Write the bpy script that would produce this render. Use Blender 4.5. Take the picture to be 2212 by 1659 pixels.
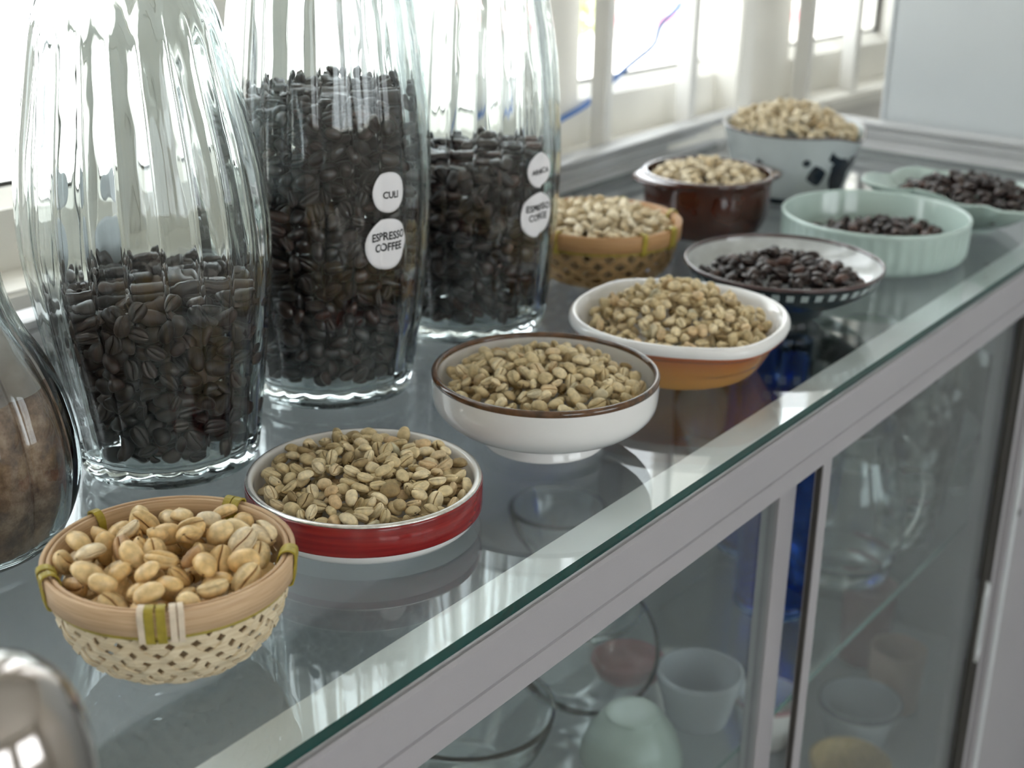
import bpy, bmesh, math, random
import numpy as np
from mathutils import Matrix, Vector

for o in list(bpy.data.objects):
    bpy.data.objects.remove(o, do_unlink=True)
SC = bpy.context.scene
COL = SC.collection
PI = math.pi
ZT = 0.95                      # height of the counter's glass top above the floor
rnd = random.Random(7)

# ------------------------------------------------------------------ camera
CAM_M = Matrix(((0.5965965, 0.2824616, -0.7511911), (-0.8023397, 0.2309083, -0.5503930), (0.0179913, 0.9310729, 0.3643892)))
cam = bpy.data.cameras.new('camera'); camo = bpy.data.objects.new('camera', cam); COL.objects.link(camo)
camo.matrix_world = Matrix.Translation((0, 0, ZT + 0.333)) @ CAM_M.to_4x4()
cam.sensor_fit = 'HORIZONTAL'; cam.sensor_width = 36.0; cam.lens = 3116.0 / 2212.0 * 36.0
cam.clip_start = 0.02; cam.clip_end = 200
cam.dof.use_dof = True; cam.dof.focus_distance = 0.69; cam.dof.aperture_fstop = 8.5; cam.dof.aperture_blades = 7
SC.camera = camo

# ------------------------------------------------------------------ sky, light, exposure
W = bpy.data.worlds.new('sky'); SC.world = W; W.use_nodes = True
bg = W.node_tree.nodes['Background']
bg.inputs['Color'].default_value = (0.93, 0.97, 1.0, 1); bg.inputs['Strength'].default_value = 4.0
SC.view_settings.view_transform = 'Standard'; SC.view_settings.look = 'None'
SC.view_settings.gamma = 1.0; SC.view_settings.use_curve_mapping = False
SC.view_settings.exposure = 0.58
CY = SC.cycles
CY.max_bounces = 18; CY.diffuse_bounces = 6; CY.glossy_bounces = 6; CY.transmission_bounces = 14
CY.transparent_max_bounces = 24; CY.sample_clamp_indirect = 8.0; CY.blur_glossy = 0.3
CY.caustics_refractive = True; CY.caustics_reflective = True

sun = bpy.data.lights.new('sun', 'SUN'); sun.energy = 9.0; sun.angle = 0.02; sun.color = (1.0, 0.96, 0.90)
suno = bpy.data.objects.new('sun', sun); COL.objects.link(suno); suno.location = (0, 0, 8); suno.rotation_euler = (math.radians(20), math.radians(14), 0)   # high sun standing behind the building

# ------------------------------------------------------------------ materials
def nt(name):
    m = bpy.data.materials.new(name); m.use_nodes = True
    t = m.node_tree; t.nodes.clear()
    out = t.nodes.new('ShaderNodeOutputMaterial')
    return m, t, out
def N(t, kind, **kw):
    n = t.nodes.new(kind)
    for k, v in kw.items():
        if k in n.inputs: n.inputs[k].default_value = v
        else: setattr(n, k, v)
    return n
def c4(c): return (c[0], c[1], c[2], 1.0)

def mat_plain(name, col, rough=0.4, spec=0.5, metal=0.0, coat=0.0, bump=0.0, bscale=80.0, var=0.0, vscale=30.0, trans=0.0):
    m, t, out = nt(name)
    p = N(t, 'ShaderNodeBsdfPrincipled')
    p.inputs['Roughness'].default_value = rough; p.inputs['Metallic'].default_value = metal
    p.inputs['Specular IOR Level'].default_value = spec; p.inputs['Coat Weight'].default_value = coat
    p.inputs['Coat Roughness'].default_value = 0.05
    p.inputs['Base Color'].default_value = c4(col)
    tc = N(t, 'ShaderNodeTexCoord')
    if var > 0:
        nz = N(t, 'ShaderNodeTexNoise', Scale=vscale, Detail=4.0)
        t.links.new(tc.outputs['Object'], nz.inputs['Vector'])
        r = N(t, 'ShaderNodeValToRGB')
        r.color_ramp.elements[0].position = 0.3; r.color_ramp.elements[1].position = 0.7
        r.color_ramp.elements[0].color = c4([x * (1 - var) for x in col]); r.color_ramp.elements[1].color = c4([min(1, x * (1 + var)) for x in col])
        t.links.new(nz.outputs['Fac'], r.inputs['Fac']); t.links.new(r.outputs['Color'], p.inputs['Base Color'])
    if bump > 0:
        nz = N(t, 'ShaderNodeTexNoise', Scale=bscale, Detail=3.0)
        t.links.new(tc.outputs['Object'], nz.inputs['Vector'])
        b = N(t, 'ShaderNodeBump', Strength=bump, Distance=0.001)
        t.links.new(nz.outputs['Fac'], b.inputs['Height']); t.links.new(b.outputs['Normal'], p.inputs['Normal'])
    t.links.new(p.outputs['BSDF'], out.inputs['Surface'])
    return m

def mat_glass(name, col=(0.97, 0.99, 0.985), rough=0.0, ior=1.5, bump=0.0):
    m, t, out = nt(name)
    g = N(t, 'ShaderNodeBsdfGlass', Color=c4(col), Roughness=rough, IOR=ior)
    if bump > 0:
        tc = N(t, 'ShaderNodeTexCoord'); mp = N(t, 'ShaderNodeMapping'); mp.inputs['Scale'].default_value = (1, 1, 0.16)
        nz = N(t, 'ShaderNodeTexNoise', Scale=95.0, Detail=1.0)
        t.links.new(tc.outputs['Object'], mp.inputs['Vector']); t.links.new(mp.outputs['Vector'], nz.inputs['Vector'])
        b = N(t, 'ShaderNodeBump', Strength=bump, Distance=0.002)
        t.links.new(nz.outputs['Fac'], b.inputs['Height']); t.links.new(b.outputs['Normal'], g.inputs['Normal'])
    t.links.new(g.outputs['BSDF'], out.inputs['Surface'])
    return m

def mat_thin(name, tint, gloss=1.0):
    """Flat sheet glass: straight-through view plus a Schlick mirror (a flat pane does not bend what is behind it)."""
    m, t, out = nt(name)
    lw = N(t, 'ShaderNodeLayerWeight', Blend=0.5)
    pw = N(t, 'ShaderNodeMath', operation='POWER'); pw.inputs[1].default_value = 5.0
    t.links.new(lw.outputs['Facing'], pw.inputs[0])
    ma = N(t, 'ShaderNodeMath', operation='MULTIPLY_ADD'); ma.inputs[1].default_value = 0.96 * gloss; ma.inputs[2].default_value = 0.04 * gloss
    t.links.new(pw.outputs[0], ma.inputs[0])
    tr = N(t, 'ShaderNodeBsdfTransparent', Color=c4(tint)); gl = N(t, 'ShaderNodeBsdfGlossy', Color=(1, 1, 1, 1), Roughness=0.0)
    mx = N(t, 'ShaderNodeMixShader')
    t.links.new(ma.outputs[0], mx.inputs['Fac']); t.links.new(tr.outputs[0], mx.inputs[1]); t.links.new(gl.outputs[0], mx.inputs[2])
    t.links.new(mx.outputs[0], out.inputs['Surface'])
    return m

def mat_bean(name, cols, rough, spec, attr, crease=None, coat=0.0, bump=0.25):
    """cols: list of (position, colour) picked per bean, mottled by noise."""
    m, t, out = nt(name)
    p = N(t, 'ShaderNodeBsdfPrincipled')
    p.inputs['Roughness'].default_value = rough; p.inputs['Specular IOR Level'].default_value = spec
    p.inputs['Coat Weight'].default_value = coat; p.inputs['Coat Roughness'].default_value = 0.25
    if attr: src = N(t, 'ShaderNodeAttribute', attribute_name='pick').outputs['Fac']
    else:
        sx = N(t, 'ShaderNodeSeparateColor'); t.links.new(N(t, 'ShaderNodeObjectInfo').outputs['Color'], sx.inputs[0]); src = sx.outputs[0]
    r = N(t, 'ShaderNodeValToRGB'); e = r.color_ramp.elements
    while len(e) < len(cols): e.new(0.5)
    for k, (pos, c) in enumerate(cols): e[k].position = pos; e[k].color = c4(c)
    t.links.new(src, r.inputs['Fac'])
    tc = N(t, 'ShaderNodeTexCoord'); nz = N(t, 'ShaderNodeTexNoise', Scale=330.0, Detail=3.0)
    t.links.new(tc.outputs['Object'], nz.inputs['Vector'])
    mr = N(t, 'ShaderNodeMapRange'); mr.inputs['From Min'].default_value = 0.3; mr.inputs['From Max'].default_value = 0.7
    mr.inputs['To Min'].default_value = 0.72; mr.inputs['To Max'].default_value = 1.15
    t.links.new(nz.outputs['Fac'], mr.inputs['Value'])
    mu = N(t, 'ShaderNodeVectorMath', operation='SCALE')
    t.links.new(r.outputs['Color'], mu.inputs[0]); t.links.new(mr.outputs['Result'], mu.inputs['Scale'])
    col = mu.outputs[0]
    if crease:
        mm = N(t, 'ShaderNodeVectorMath', operation='MULTIPLY'); mm.inputs[1].default_value = crease
        t.links.new(col, mm.inputs[0]); col = mm.outputs[0]
    t.links.new(col, p.inputs['Base Color'])
    b = N(t, 'ShaderNodeBump', Strength=bump, Distance=0.0006)
    t.links.new(nz.outputs['Fac'], b.inputs['Height']); t.links.new(b.outputs['Normal'], p.inputs['Normal'])
    t.links.new(p.outputs['BSDF'], out.inputs['Surface'])
    return m

def mat_bamboo(name, c0, c1, sc=(60, 60, 900), rough=0.5):
    m, t, out = nt(name)
    p = N(t, 'ShaderNodeBsdfPrincipled'); p.inputs['Roughness'].default_value = rough; p.inputs['Specular IOR Level'].default_value = 0.35
    tc = N(t, 'ShaderNodeTexCoord'); mp = N(t, 'ShaderNodeMapping'); mp.inputs['Scale'].default_value = sc
    nz = N(t, 'ShaderNodeTexNoise', Scale=1.0, Detail=3.0)
    t.links.new(tc.outputs['Object'], mp.inputs['Vector']); t.links.new(mp.outputs['Vector'], nz.inputs['Vector'])
    r = N(t, 'ShaderNodeValToRGB'); r.color_ramp.elements[0].position = 0.32; r.color_ramp.elements[1].position = 0.68
    r.color_ramp.elements[0].color = c4(c0); r.color_ramp.elements[1].color = c4(c1)
    t.links.new(nz.outputs['Fac'], r.inputs['Fac']); t.links.new(r.outputs['Color'], p.inputs['Base Color'])
    t.links.new(p.outputs['BSDF'], out.inputs['Surface'])
    return m

def mat_zgrad(name, stops, zmax, rough=0.12, coat=0.3, noise=0.0):
    """glaze whose colour changes with height on the pot."""
    m, t, out = nt(name)
    p = N(t, 'ShaderNodeBsdfPrincipled'); p.inputs['Roughness'].default_value = rough; p.inputs['Coat Weight'].default_value = coat
    p.inputs['Coat Roughness'].default_value = 0.04
    tc = N(t, 'ShaderNodeTexCoord'); sp = N(t, 'ShaderNodeSeparateXYZ'); t.links.new(tc.outputs['Object'], sp.inputs[0])
    dv = N(t, 'ShaderNodeMath', operation='DIVIDE'); dv.inputs[1].default_value = zmax; t.links.new(sp.outputs['Z'], dv.inputs[0])
    fac = dv.outputs[0]
    if noise > 0:
        nz = N(t, 'ShaderNodeTexNoise', Scale=140.0, Detail=3.0); t.links.new(tc.outputs['Object'], nz.inputs['Vector'])
        ad = N(t, 'ShaderNodeMath', operation='MULTIPLY_ADD'); ad.inputs[1].default_value = noise; t.links.new(nz.outputs['Fac'], ad.inputs[0])
        sb = N(t, 'ShaderNodeMath', operation='SUBTRACT'); sb.inputs[1].default_value = noise * 0.5
        t.links.new(fac, ad.inputs[2]); t.links.new(ad.outputs[0], sb.inputs[0]); fac = sb.outputs[0]
    r = N(t, 'ShaderNodeValToRGB'); e = r.color_ramp.elements
    while len(e) < len(stops): e.new(0.5)
    for k, (pos, c) in enumerate(stops): e[k].position = pos; e[k].color = c4(c)
    t.links.new(fac, r.inputs['Fac']); t.links.new(r.outputs['Color'], p.inputs['Base Color'])
    t.links.new(p.outputs['BSDF'], out.inputs['Surface'])
    return m

MT = {}
MT['wall'] = mat_plain('wall_paint', (0.72, 0.70, 0.66), 0.8, 0.2, bump=0.15, bscale=60, var=0.04)
MT['ceiling'] = mat_plain('ceiling_paint', (0.78, 0.78, 0.76), 0.9, 0.2, bump=0.1, var=0.02)
MT['floor'] = mat_plain('floor_tile', (0.42, 0.40, 0.38), 0.35, 0.4, var=0.1, vscale=3)
MT['frame'] = mat_plain('window_paint', (0.86, 0.84, 0.78), 0.45, 0.4, bump=0.2, bscale=40, var=0.05, vscale=12)
MT['bar'] = mat_plain('bar_paint', (0.88, 0.87, 0.84), 0.4, 0.4, bump=0.1, var=0.03)
MT['gap'] = mat_plain('dark_gasket', (0.05, 0.045, 0.04), 0.6)
MT['rust'] = mat_plain('stained_gap', (0.30, 0.22, 0.14), 0.8, var=0.4, vscale=50)
MT['pane'] = mat_thin('window_pane', (0.97, 0.98, 0.98))
MT['alu'] = mat_plain('powder_coated_aluminium', (0.37, 0.355, 0.375), 0.42, 0.4, bump=0.12, bscale=900, var=0.02, vscale=8)
MT['alu_white'] = mat_plain('white_aluminium', (0.76, 0.79, 0.81), 0.3, 0.5, var=0.03, vscale=25)
MT['top_glass'] = mat_thin('counter_glass', (0.962, 0.980, 0.978))
MT['edge_glass'] = mat_plain('green_glass_edge', (0.008, 0.055, 0.048), 0.12, 0.5, var=0.3, vscale=18)
MT['door_glass'] = mat_thin('door_glass', (0.93, 0.965, 0.96))
MT['laminate'] = mat_plain('grey_laminate', (0.40, 0.41, 0.43), 0.5, 0.3, var=0.03, vscale=6)
MT['panel'] = mat_plain('white_gloss_panel', (0.60, 0.635, 0.65), 0.22, 0.5, var=0.02, vscale=4)
MT['jar'] = mat_glass('jar_glass', (0.968, 0.988, 0.988), bump=0.25)
MT['tumbler'] = mat_glass('tumbler_glass', (0.975, 0.985, 0.985))
MT['blue_glass'] = mat_glass('blue_glass', (0.42, 0.58, 0.88))
MT['paper'] = mat_plain('sticker_paper', (0.80, 0.79, 0.82), 0.6, 0.3)
MT['ink'] = mat_plain('black_ink', (0.012, 0.012, 0.014), 0.6, 0.2)
MT['white'] = mat_plain('white_glaze', (0.80, 0.79, 0.78), 0.10, 0.5, coat=0.3, var=0.015, vscale=20)
MT['cream'] = mat_plain('cream_glaze', (0.80, 0.77, 0.72), 0.12, 0.5, coat=0.3, var=0.02, vscale=30)
MT['brown_rim'] = mat_plain('brown_rim_glaze', (0.10, 0.045, 0.018), 0.15, 0.5, coat=0.4, var=0.5, vscale=120)
MT['red'] = mat_plain('red_brushed_glaze', (0.36, 0.018, 0.022), 0.16, 0.5, coat=0.4)
MT['silver'] = mat_plain('worn_silver_rim', (0.82, 0.80, 0.76), 0.22, metal=0.9, var=0.2, vscale=300)
MT['mint'] = mat_plain('mint_glaze', (0.46, 0.575, 0.53), 0.14, 0.5, coat=0.3, var=0.04, vscale=40)
MT['mint_pale'] = mat_plain('pale_mint_glaze', (0.47, 0.58, 0.53), 0.12, 0.5, coat=0.3, var=0.04, vscale=40)
MT['casserole'] = mat_plain('treacle_brown_glaze', (0.050, 0.012, 0.006), 0.12, 0.5, coat=0.6, var=0.35, vscale=25)
MT['plate_in'] = mat_plain('grey_white_glaze', (0.60, 0.62, 0.61), 0.15, 0.5, coat=0.3, var=0.1, vscale=90)
MT['dark_rim'] = mat_plain('dark_brown_rim', (0.075, 0.045, 0.045), 0.14, 0.5, coat=0.5, var=0.3, vscale=90)
MT['enamel'] = mat_plain('speckled_white_enamel', (0.53, 0.58, 0.585), 0.2, 0.5, coat=0.2, var=0.06, vscale=35)
MT['navy'] = mat_plain('blue_black_paint', (0.010, 0.018, 0.028), 0.25, 0.5, coat=0.3, var=0.4, vscale=70)
MT['orange'] = mat_zgrad('orange_ombre_glaze', [(0.0, (0.50, 0.25, 0.055)), (0.45, (0.52, 0.23, 0.065)), (0.72, (0.46, 0.16, 0.06)), (0.88, (0.36, 0.09, 0.04)), (1.0, (0.40, 0.13, 0.07))], 0.034)
MT['bamboo'] = mat_bamboo('bamboo_strip', (0.60, 0.47, 0.29), (0.80, 0.69, 0.50))
MT['bamboo_rim'] = mat_bamboo('bamboo_rim', (0.50, 0.32, 0.18), (0.66, 0.47, 0.29), (40, 40, 1200))
MT['bamboo_old'] = mat_bamboo('aged_bamboo_strip', (0.24, 0.14, 0.055), (0.50, 0.33, 0.15))
MT['bamboo_old_rim'] = mat_bamboo('aged_bamboo_rim', (0.40, 0.21, 0.085), (0.48, 0.28, 0.125), (40, 40, 1200))
MT['tie'] = mat_plain('yellow_green_cane', (0.36, 0.28, 0.035), 0.4, 0.4, var=0.2, vscale=200)
MT['tie_pale'] = mat_plain('pale_cane', (0.72, 0.60, 0.46), 0.4, 0.4, var=0.1, vscale=200)
MT['chrome'] = mat_plain('polished_steel', (0.46, 0.42, 0.40), 0.08, metal=1.0)
MT['strap'] = mat_plain('blue_plastic_strap', (0.10, 0.22, 0.55), 0.35, 0.5)
MT['pink'] = mat_plain('dull_pink_glaze', (0.34, 0.15, 0.16), 0.3)
MT['peach'] = mat_plain('peach_glaze', (0.50, 0.33, 0.25), 0.3)
MT['grey_glaze'] = mat_plain('grey_blue_glaze', (0.42, 0.44, 0.48), 0.25)
MT['wood'] = mat_bamboo('pale_wood', (0.42, 0.29, 0.11), (0.58, 0.42, 0.20), (30, 220, 220))
MT['pave'] = mat_plain('pale_paving', (0.62, 0.60, 0.56), 0.9, var=0.1, vscale=2)
MT['leaf'] = mat_plain('sunlit_leaf', (0.42, 0.50, 0.16), 0.6, var=0.3, vscale=6)
MT['pinkwall'] = mat_plain('pink_wall_paint', (0.62, 0.24, 0.28), 0.8, var=0.05)
MT['steel_table'] = mat_plain('table_top', (0.35, 0.33, 0.31), 0.5)
GREEN = [(0.0, (0.30, 0.21, 0.10)), (0.12, (0.60, 0.475, 0.27)), (0.45, (0.72, 0.585, 0.345)), (0.8, (0.82, 0.69, 0.45)), (0.93, (0.66, 0.47, 0.26)), (1.0, (0.58, 0.54, 0.38))]
GREEN_LIT = [(0.0, (0.45, 0.33, 0.18)), (0.15, (0.66, 0.55, 0.36)), (0.6, (0.76, 0.65, 0.45)), (1.0, (0.82, 0.73, 0.55))]  # raw beans in the far bowls; stronger light there is put into the colour
GOLD = [(0.0, (0.52, 0.30, 0.15)), (0.1, (0.72, 0.48, 0.20)), (0.5, (0.79, 0.55, 0.255)), (0.85, (0.81, 0.61, 0.32)), (1.0, (0.81, 0.67, 0.45))]
ROAST = [(0.0, (0.020, 0.011, 0.009)), (0.5, (0.036, 0.021, 0.017)), (0.85, (0.052, 0.029, 0.022)), (1.0, (0.09, 0.037, 0.025))]
ROASTD = [(0.0, (0.035, 0.026, 0.022)), (0.5, (0.056, 0.043, 0.037)), (1.0, (0.085, 0.055, 0.043))]
for key, cols, ro, sp, coat, cr in (('green', GREEN, 0.62, 0.3, 0.0, (0.50, 0.42, 0.36)), ('pale', GREEN_LIT, 0.62, 0.3, 0.0, (0.55, 0.48, 0.40)),
                                    ('gold', GOLD, 0.42, 0.45, 0.1, (0.50, 0.36, 0.30)), ('roast', ROAST, 0.34, 0.5, 0.15, (1.3, 1.1, 0.9)), ('roastd', ROASTD, 0.42, 0.4, 0.0, (0.7, 0.65, 0.6))):
    for at in (0, 1):
        MT[f'{key}{at}'] = mat_bean(f'{key}_bean_{"heap" if at else "single"}', cols, ro, sp, at, None, coat)
        MT[f'{key}{at}c'] = mat_bean(f'{key}_crease_{"heap" if at else "single"}', cols, 0.75, 0.2, at, cr)

# ground coffee seen through a dusty jar
def mat_grounds():
    m, t, out = nt('ground_coffee')
    p = N(t, 'ShaderNodeBsdfPrincipled'); p.inputs['Roughness'].default_value = 0.9
    tc = N(t, 'ShaderNodeTexCoord'); nz = N(t, 'ShaderNodeTexNoise', Scale=55.0, Detail=8.0, Roughness=0.7); t.links.new(tc.outputs['Object'], nz.inputs['Vector'])
    r = N(t, 'ShaderNodeValToRGB'); e = r.color_ramp.elements; e.new(0.5)
    for k, (pos, c) in enumerate([(0.36, (0.05, 0.026, 0.018)), (0.5, (0.20, 0.115, 0.072)), (0.64, (0.40, 0.28, 0.20))]): e[k].position = pos; e[k].color = c4(c)
    t.links.new(nz.outputs['Fac'], r.inputs['Fac']); t.links.new(r.outputs['Color'], p.inputs['Base Color'])
    b = N(t, 'ShaderNodeBump', Strength=0.5, Distance=0.002); t.links.new(nz.outputs['Fac'], b.inputs['Height']); t.links.new(b.outputs['Normal'], p.inputs['Normal'])
    t.links.new(p.outputs['BSDF'], out.inputs['Surface']); return m
MT['grounds'] = mat_grounds()
# film of coffee dust on the upper inside of the jar
def mat_dust():
    m, t, out = nt('coffee_dust_film')
    d = N(t, 'ShaderNodeBsdfDiffuse', Color=(0.42, 0.37, 0.34, 1)); tr = N(t, 'ShaderNodeBsdfTransparent')
    tc = N(t, 'ShaderNodeTexCoord'); nz = N(t, 'ShaderNodeTexNoise', Scale=60.0, Detail=6.0); t.links.new(tc.outputs['Object'], nz.inputs['Vector'])
    mr = N(t, 'ShaderNodeMapRange'); mr.inputs['From Min'].default_value = 0.3; mr.inputs['From Max'].default_value = 0.7; mr.inputs['To Min'].default_value = 0.45; mr.inputs['To Max'].default_value = 0.85
    t.links.new(nz.outputs['Fac'], mr.inputs['Value'])
    mx = N(t, 'ShaderNodeMixShader'); t.links.new(mr.outputs[0], mx.inputs[0]); t.links.new(tr.outputs[0], mx.inputs[1]); t.links.new(d.outputs[0], mx.inputs[2])
    t.links.new(mx.outputs[0], out.inputs['Surface']); return m
MT['dust'] = mat_dust()
# red band with brush streaks running round
def streak(name, c0, c1):
    m, t, out = nt(name)
    p = N(t, 'ShaderNodeBsdfPrincipled'); p.inputs['Roughness'].default_value = 0.16; p.inputs['Coat Weight'].default_value = 0.4; p.inputs['Coat Roughness'].default_value = 0.05
    tc = N(t, 'ShaderNodeTexCoord'); mp = N(t, 'ShaderNodeMapping'); mp.inputs['Scale'].default_value = (14, 14, 420)
    nz = N(t, 'ShaderNodeTexNoise', Scale=1.0, Detail=4.0); t.links.new(tc.outputs['Object'], mp.inputs[0]); t.links.new(mp.outputs[0], nz.inputs['Vector'])
    r = N(t, 'ShaderNodeValToRGB'); r.color_ramp.elements[0].position = 0.35; r.color_ramp.elements[1].position = 0.7
    r.color_ramp.elements[0].color = c4(c0); r.color_ramp.elements[1].color = c4(c1)
    t.links.new(nz.outputs['Fac'], r.inputs['Fac']); t.links.new(r.outputs['Color'], p.inputs['Base Color']); t.links.new(p.outputs['BSDF'], out.inputs['Surface']); return m
MT['red'] = streak('red_brushed_band', (0.19, 0.005, 0.008), (0.33, 0.022, 0.020))

# ------------------------------------------------------------------ object helpers
def link(name, me, parent=None, loc=(0, 0, 0), label=None):
    o = bpy.data.objects.new(name, me); COL.objects.link(o)
    o.location = loc
    if parent is not None: o.parent = parent
    if label: o['label'] = label
    return o
def fast_mesh(name, V, F, mats=(), smooth=True, mi=None):
    """V (n,3) array, F list of tuples or (m,k) array."""
    me = bpy.data.meshes.new(name)
    if isinstance(F, np.ndarray):
        m, k = F.shape
        me.vertices.add(len(V)); me.vertices.foreach_set('co', np.asarray(V, np.float32).ravel())
        me.loops.add(m * k); me.loops.foreach_set('vertex_index', F.astype(np.int32).ravel())
        me.polygons.add(m); me.polygons.foreach_set('loop_start', np.arange(0, m * k, k, dtype=np.int32))
        me.update(calc_edges=True)
    else:
        me.from_pydata([tuple(v) for v in V], [], F); me.update()
    for x in mats: me.materials.append(x)
    if mi is not None: me.polygons.foreach_set('material_index', np.asarray(mi, np.int32))
    if smooth: me.polygons.foreach_set('use_smooth', np.ones(len(me.polygons), bool))
    me.validate()
    return me
def thing(name, label, cat, loc, group=None, rz=0.0):
    o = bpy.data.objects.new(name, None); COL.objects.link(o); o.location = loc; o.rotation_euler = (0, 0, rz)
    o.empty_display_size = 0.02; o['label'] = label; o['category'] = cat
    if group: o['group'] = group
    return o
def structure(o): o['kind'] = 'structure'; return o
def box_geo(x0, x1, y0, y1, z0, z1):
    V = [(x0, y0, z0), (x1, y0, z0), (x1, y1, z0), (x0, y1, z0), (x0, y0, z1), (x1, y0, z1), (x1, y1, z1), (x0, y1, z1)]
    F = [(0, 3, 2, 1), (4, 5, 6, 7), (0, 1, 5, 4), (1, 2, 6, 5), (2, 3, 7, 6), (3, 0, 4, 7)]
    return V, F
def box(name, x0, x1, y0, y1, z0, z1, mat, parent=None, bevel=0.0, mats=None, mi=None):
    V, F = box_geo(x0, x1, y0, y1, z0, z1)
    if bevel > 0:
        bm = bmesh.new(); vs = [bm.verts.new(v) for v in V]
        for f in F: bm.faces.new([vs[i] for i in f])
        bmesh.ops.bevel(bm, geom=bm.edges[:], offset=bevel, segments=2, affect='EDGES')
        me = bpy.data.meshes.new(name); bm.to_mesh(me); bm.free()
        me.materials.append(mat)
    else:
        me = fast_mesh(name, V, F, mats or [mat], smooth=False, mi=mi)
    return link(name, me, parent)
def boxes(name, lst, mat, parent=None):
    V, F = [], []
    for b in lst:
        v, f = box_geo(*b); n = len(V); V += v; F += [tuple(i + n for i in q) for q in f]
    return link(name, fast_mesh(name, V, F, [mat], smooth=False), parent)
def lathe_geo(prof, n=96, fn=None, closed=False):
    """prof: (r,z) points; fn(theta, r, z, i) -> (r, z). closed: last ring joins first."""
    th = np.arange(n) * 2 * PI / n
    V = []; P = len(prof)
    for i, (r, z) in enumerate(prof):
        for a in th:
            rr, zz = (r, z) if fn is None else fn(a, r, z, i)
            V.append((rr * math.cos(a), rr * math.sin(a), zz))
    F = []
    for i in range(P if closed else P - 1):
        j = (i + 1) % P
        for k in range(n):
            l = (k + 1) % n
            F.append((i * n + k, i * n + l, j * n + l, j * n + k))
    return np.array(V), np.array(F)
def lathe(name, prof, mat, parent=None, n=96, fn=None, closed=False, loc=(0, 0, 0), caps=True, label=None):
    V, F = lathe_geo(prof, n, fn, closed)
    F = [tuple(f) for f in F]
    if not closed and caps:
        if prof[0][0] > 1e-6: F.append(tuple(range(n))[::-1])
        if prof[-1][0] > 1e-6: F.append(tuple(range((len(prof) - 1) * n, len(prof) * n)))
    me = fast_mesh(name, V, F, [mat])
    bm = bmesh.new(); bm.from_mesh(me)
    bmesh.ops.remove_doubles(bm, verts=bm.verts[:], dist=1e-7)
    bmesh.ops.recalc_face_normals(bm, faces=bm.faces[:]); bm.to_mesh(me); bm.free()
    me.polygons.foreach_set('use_smooth', [len(p.vertices) < 5 for p in me.polygons])
    return link(name, me, parent, loc, label)
def smooth_prof(pts, k=4):
    """Catmull-Rom through the profile points."""
    P = [pts[0]] + list(pts) + [pts[-1]]; out = []
    for i in range(1, len(P) - 2):
        p0, p1, p2, p3 = map(np.array, (P[i - 1], P[i], P[i + 1], P[i + 2]))
        for s in range(k):
            t = s / k
            out.append(tuple(0.5 * ((2 * p1) + (-p0 + p2) * t + (2 * p0 - 5 * p1 + 4 * p2 - p3) * t * t + (-p0 + 3 * p1 - 3 * p2 + p3) * t ** 3)))
    out.append(tuple(pts[-1])); return out
def ribbon(name, pts, nrm, wdir, width, thick, mat, parent):
    """strip along pts (n,3) with outward normals nrm and width directions wdir."""
    pts, nrm, wdir = map(np.asarray, (pts, nrm, wdir))
    a = pts + wdir * width / 2 + nrm * thick / 2; b = pts - wdir * width / 2 + nrm * thick / 2
    c = pts - wdir * width / 2 - nrm * thick / 2; d = pts + wdir * width / 2 - nrm * thick / 2
    n = len(pts); V = np.concatenate([a, b, c, d]); F = []
    for i in range(n - 1):
        for q in range(4):
            r = (q + 1) % 4
            F.append((q * n + i, q * n + i + 1, r * n + i + 1, r * n + i))
    F.append((0, n, 2 * n, 3 * n)); F.append((n - 1, 4 * n - 1, 3 * n - 1, 2 * n - 1))
    me = fast_mesh(name, V, F, [mat], smooth=False)
    bm = bmesh.new(); bm.from_mesh(me); bmesh.ops.recalc_face_normals(bm, faces=bm.faces[:]); bm.to_mesh(me); bm.free()
    return link(name, me, parent)

# ------------------------------------------------------------------ the room
def room_box(name, *b, mat): return structure(box(name, *b, mat))
XR, XL, YF = 2.25, -2.6, -2.8
structure(box('floor', XL - .1, XR + .1, YF - .1, 1.2, -0.1, 0.0, MT['floor']))
structure(box('ceiling', XL - .1, XR + .1, YF - .1, 1.4, 2.7, 2.8, MT['ceiling']))
structure(box('wall_left', XL - .1, XL, YF - .1, 1.16, 0.0, 2.7, MT['wall']))
structure(box('wall_right', XR, XR + .1, YF - .1, 0.69, 0.0, 2.7, MT['wall']))
# the shop front behind the viewer: wall with two wide openings to the street
OPEN = [(-1.9, -0.45, 0.85, 2.15), (0.15, 1.60, 0.85, 2.15)]
fx = [XL] + [v for o in OPEN for v in o[:2]] + [XR]
structure(boxes('wall_front', [(XL, XR, YF - .1, YF, 0.0, OPEN[0][2]), (XL, XR, YF - .1, YF, OPEN[0][3], 2.7)] + [(fx[2 * i], fx[2 * i + 1], YF - .1, YF, OPEN[0][2], OPEN[0][3]) for i in range(3)], MT['wall']))
for i, (a, b, c, d) in enumerate(OPEN):
    wf = structure(boxes(f'window_{i + 2}', [(a, b, YF - .08, YF - .04, c, c + .05), (a, b, YF - .08, YF - .04, d - .05, d), (a, a + .05, YF - .08, YF - .04, c + .05, d - .05), (b - .05, b, YF - .08, YF - .04, c + .05, d - .05), ((a + b) / 2 - .03, (a + b) / 2 + .03, YF - .08, YF - .04, c + .05, d - .05)], MT['frame']))
    box('pane', a + .05, b - .05, YF - .062, YF - .058, c + .05, d - .05, MT['pane'], wf)
    pl = bpy.data.lights.new('portal', 'AREA'); pl.shape = 'RECTANGLE'; pl.size = b - a; pl.size_y = d - c; pl.cycles.is_portal = True
    po = bpy.data.objects.new('portal', pl); COL.objects.link(po); po.location = ((a + b) / 2, YF - .12, (c + d) / 2); po.rotation_euler = (PI / 2, 0, PI)
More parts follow.
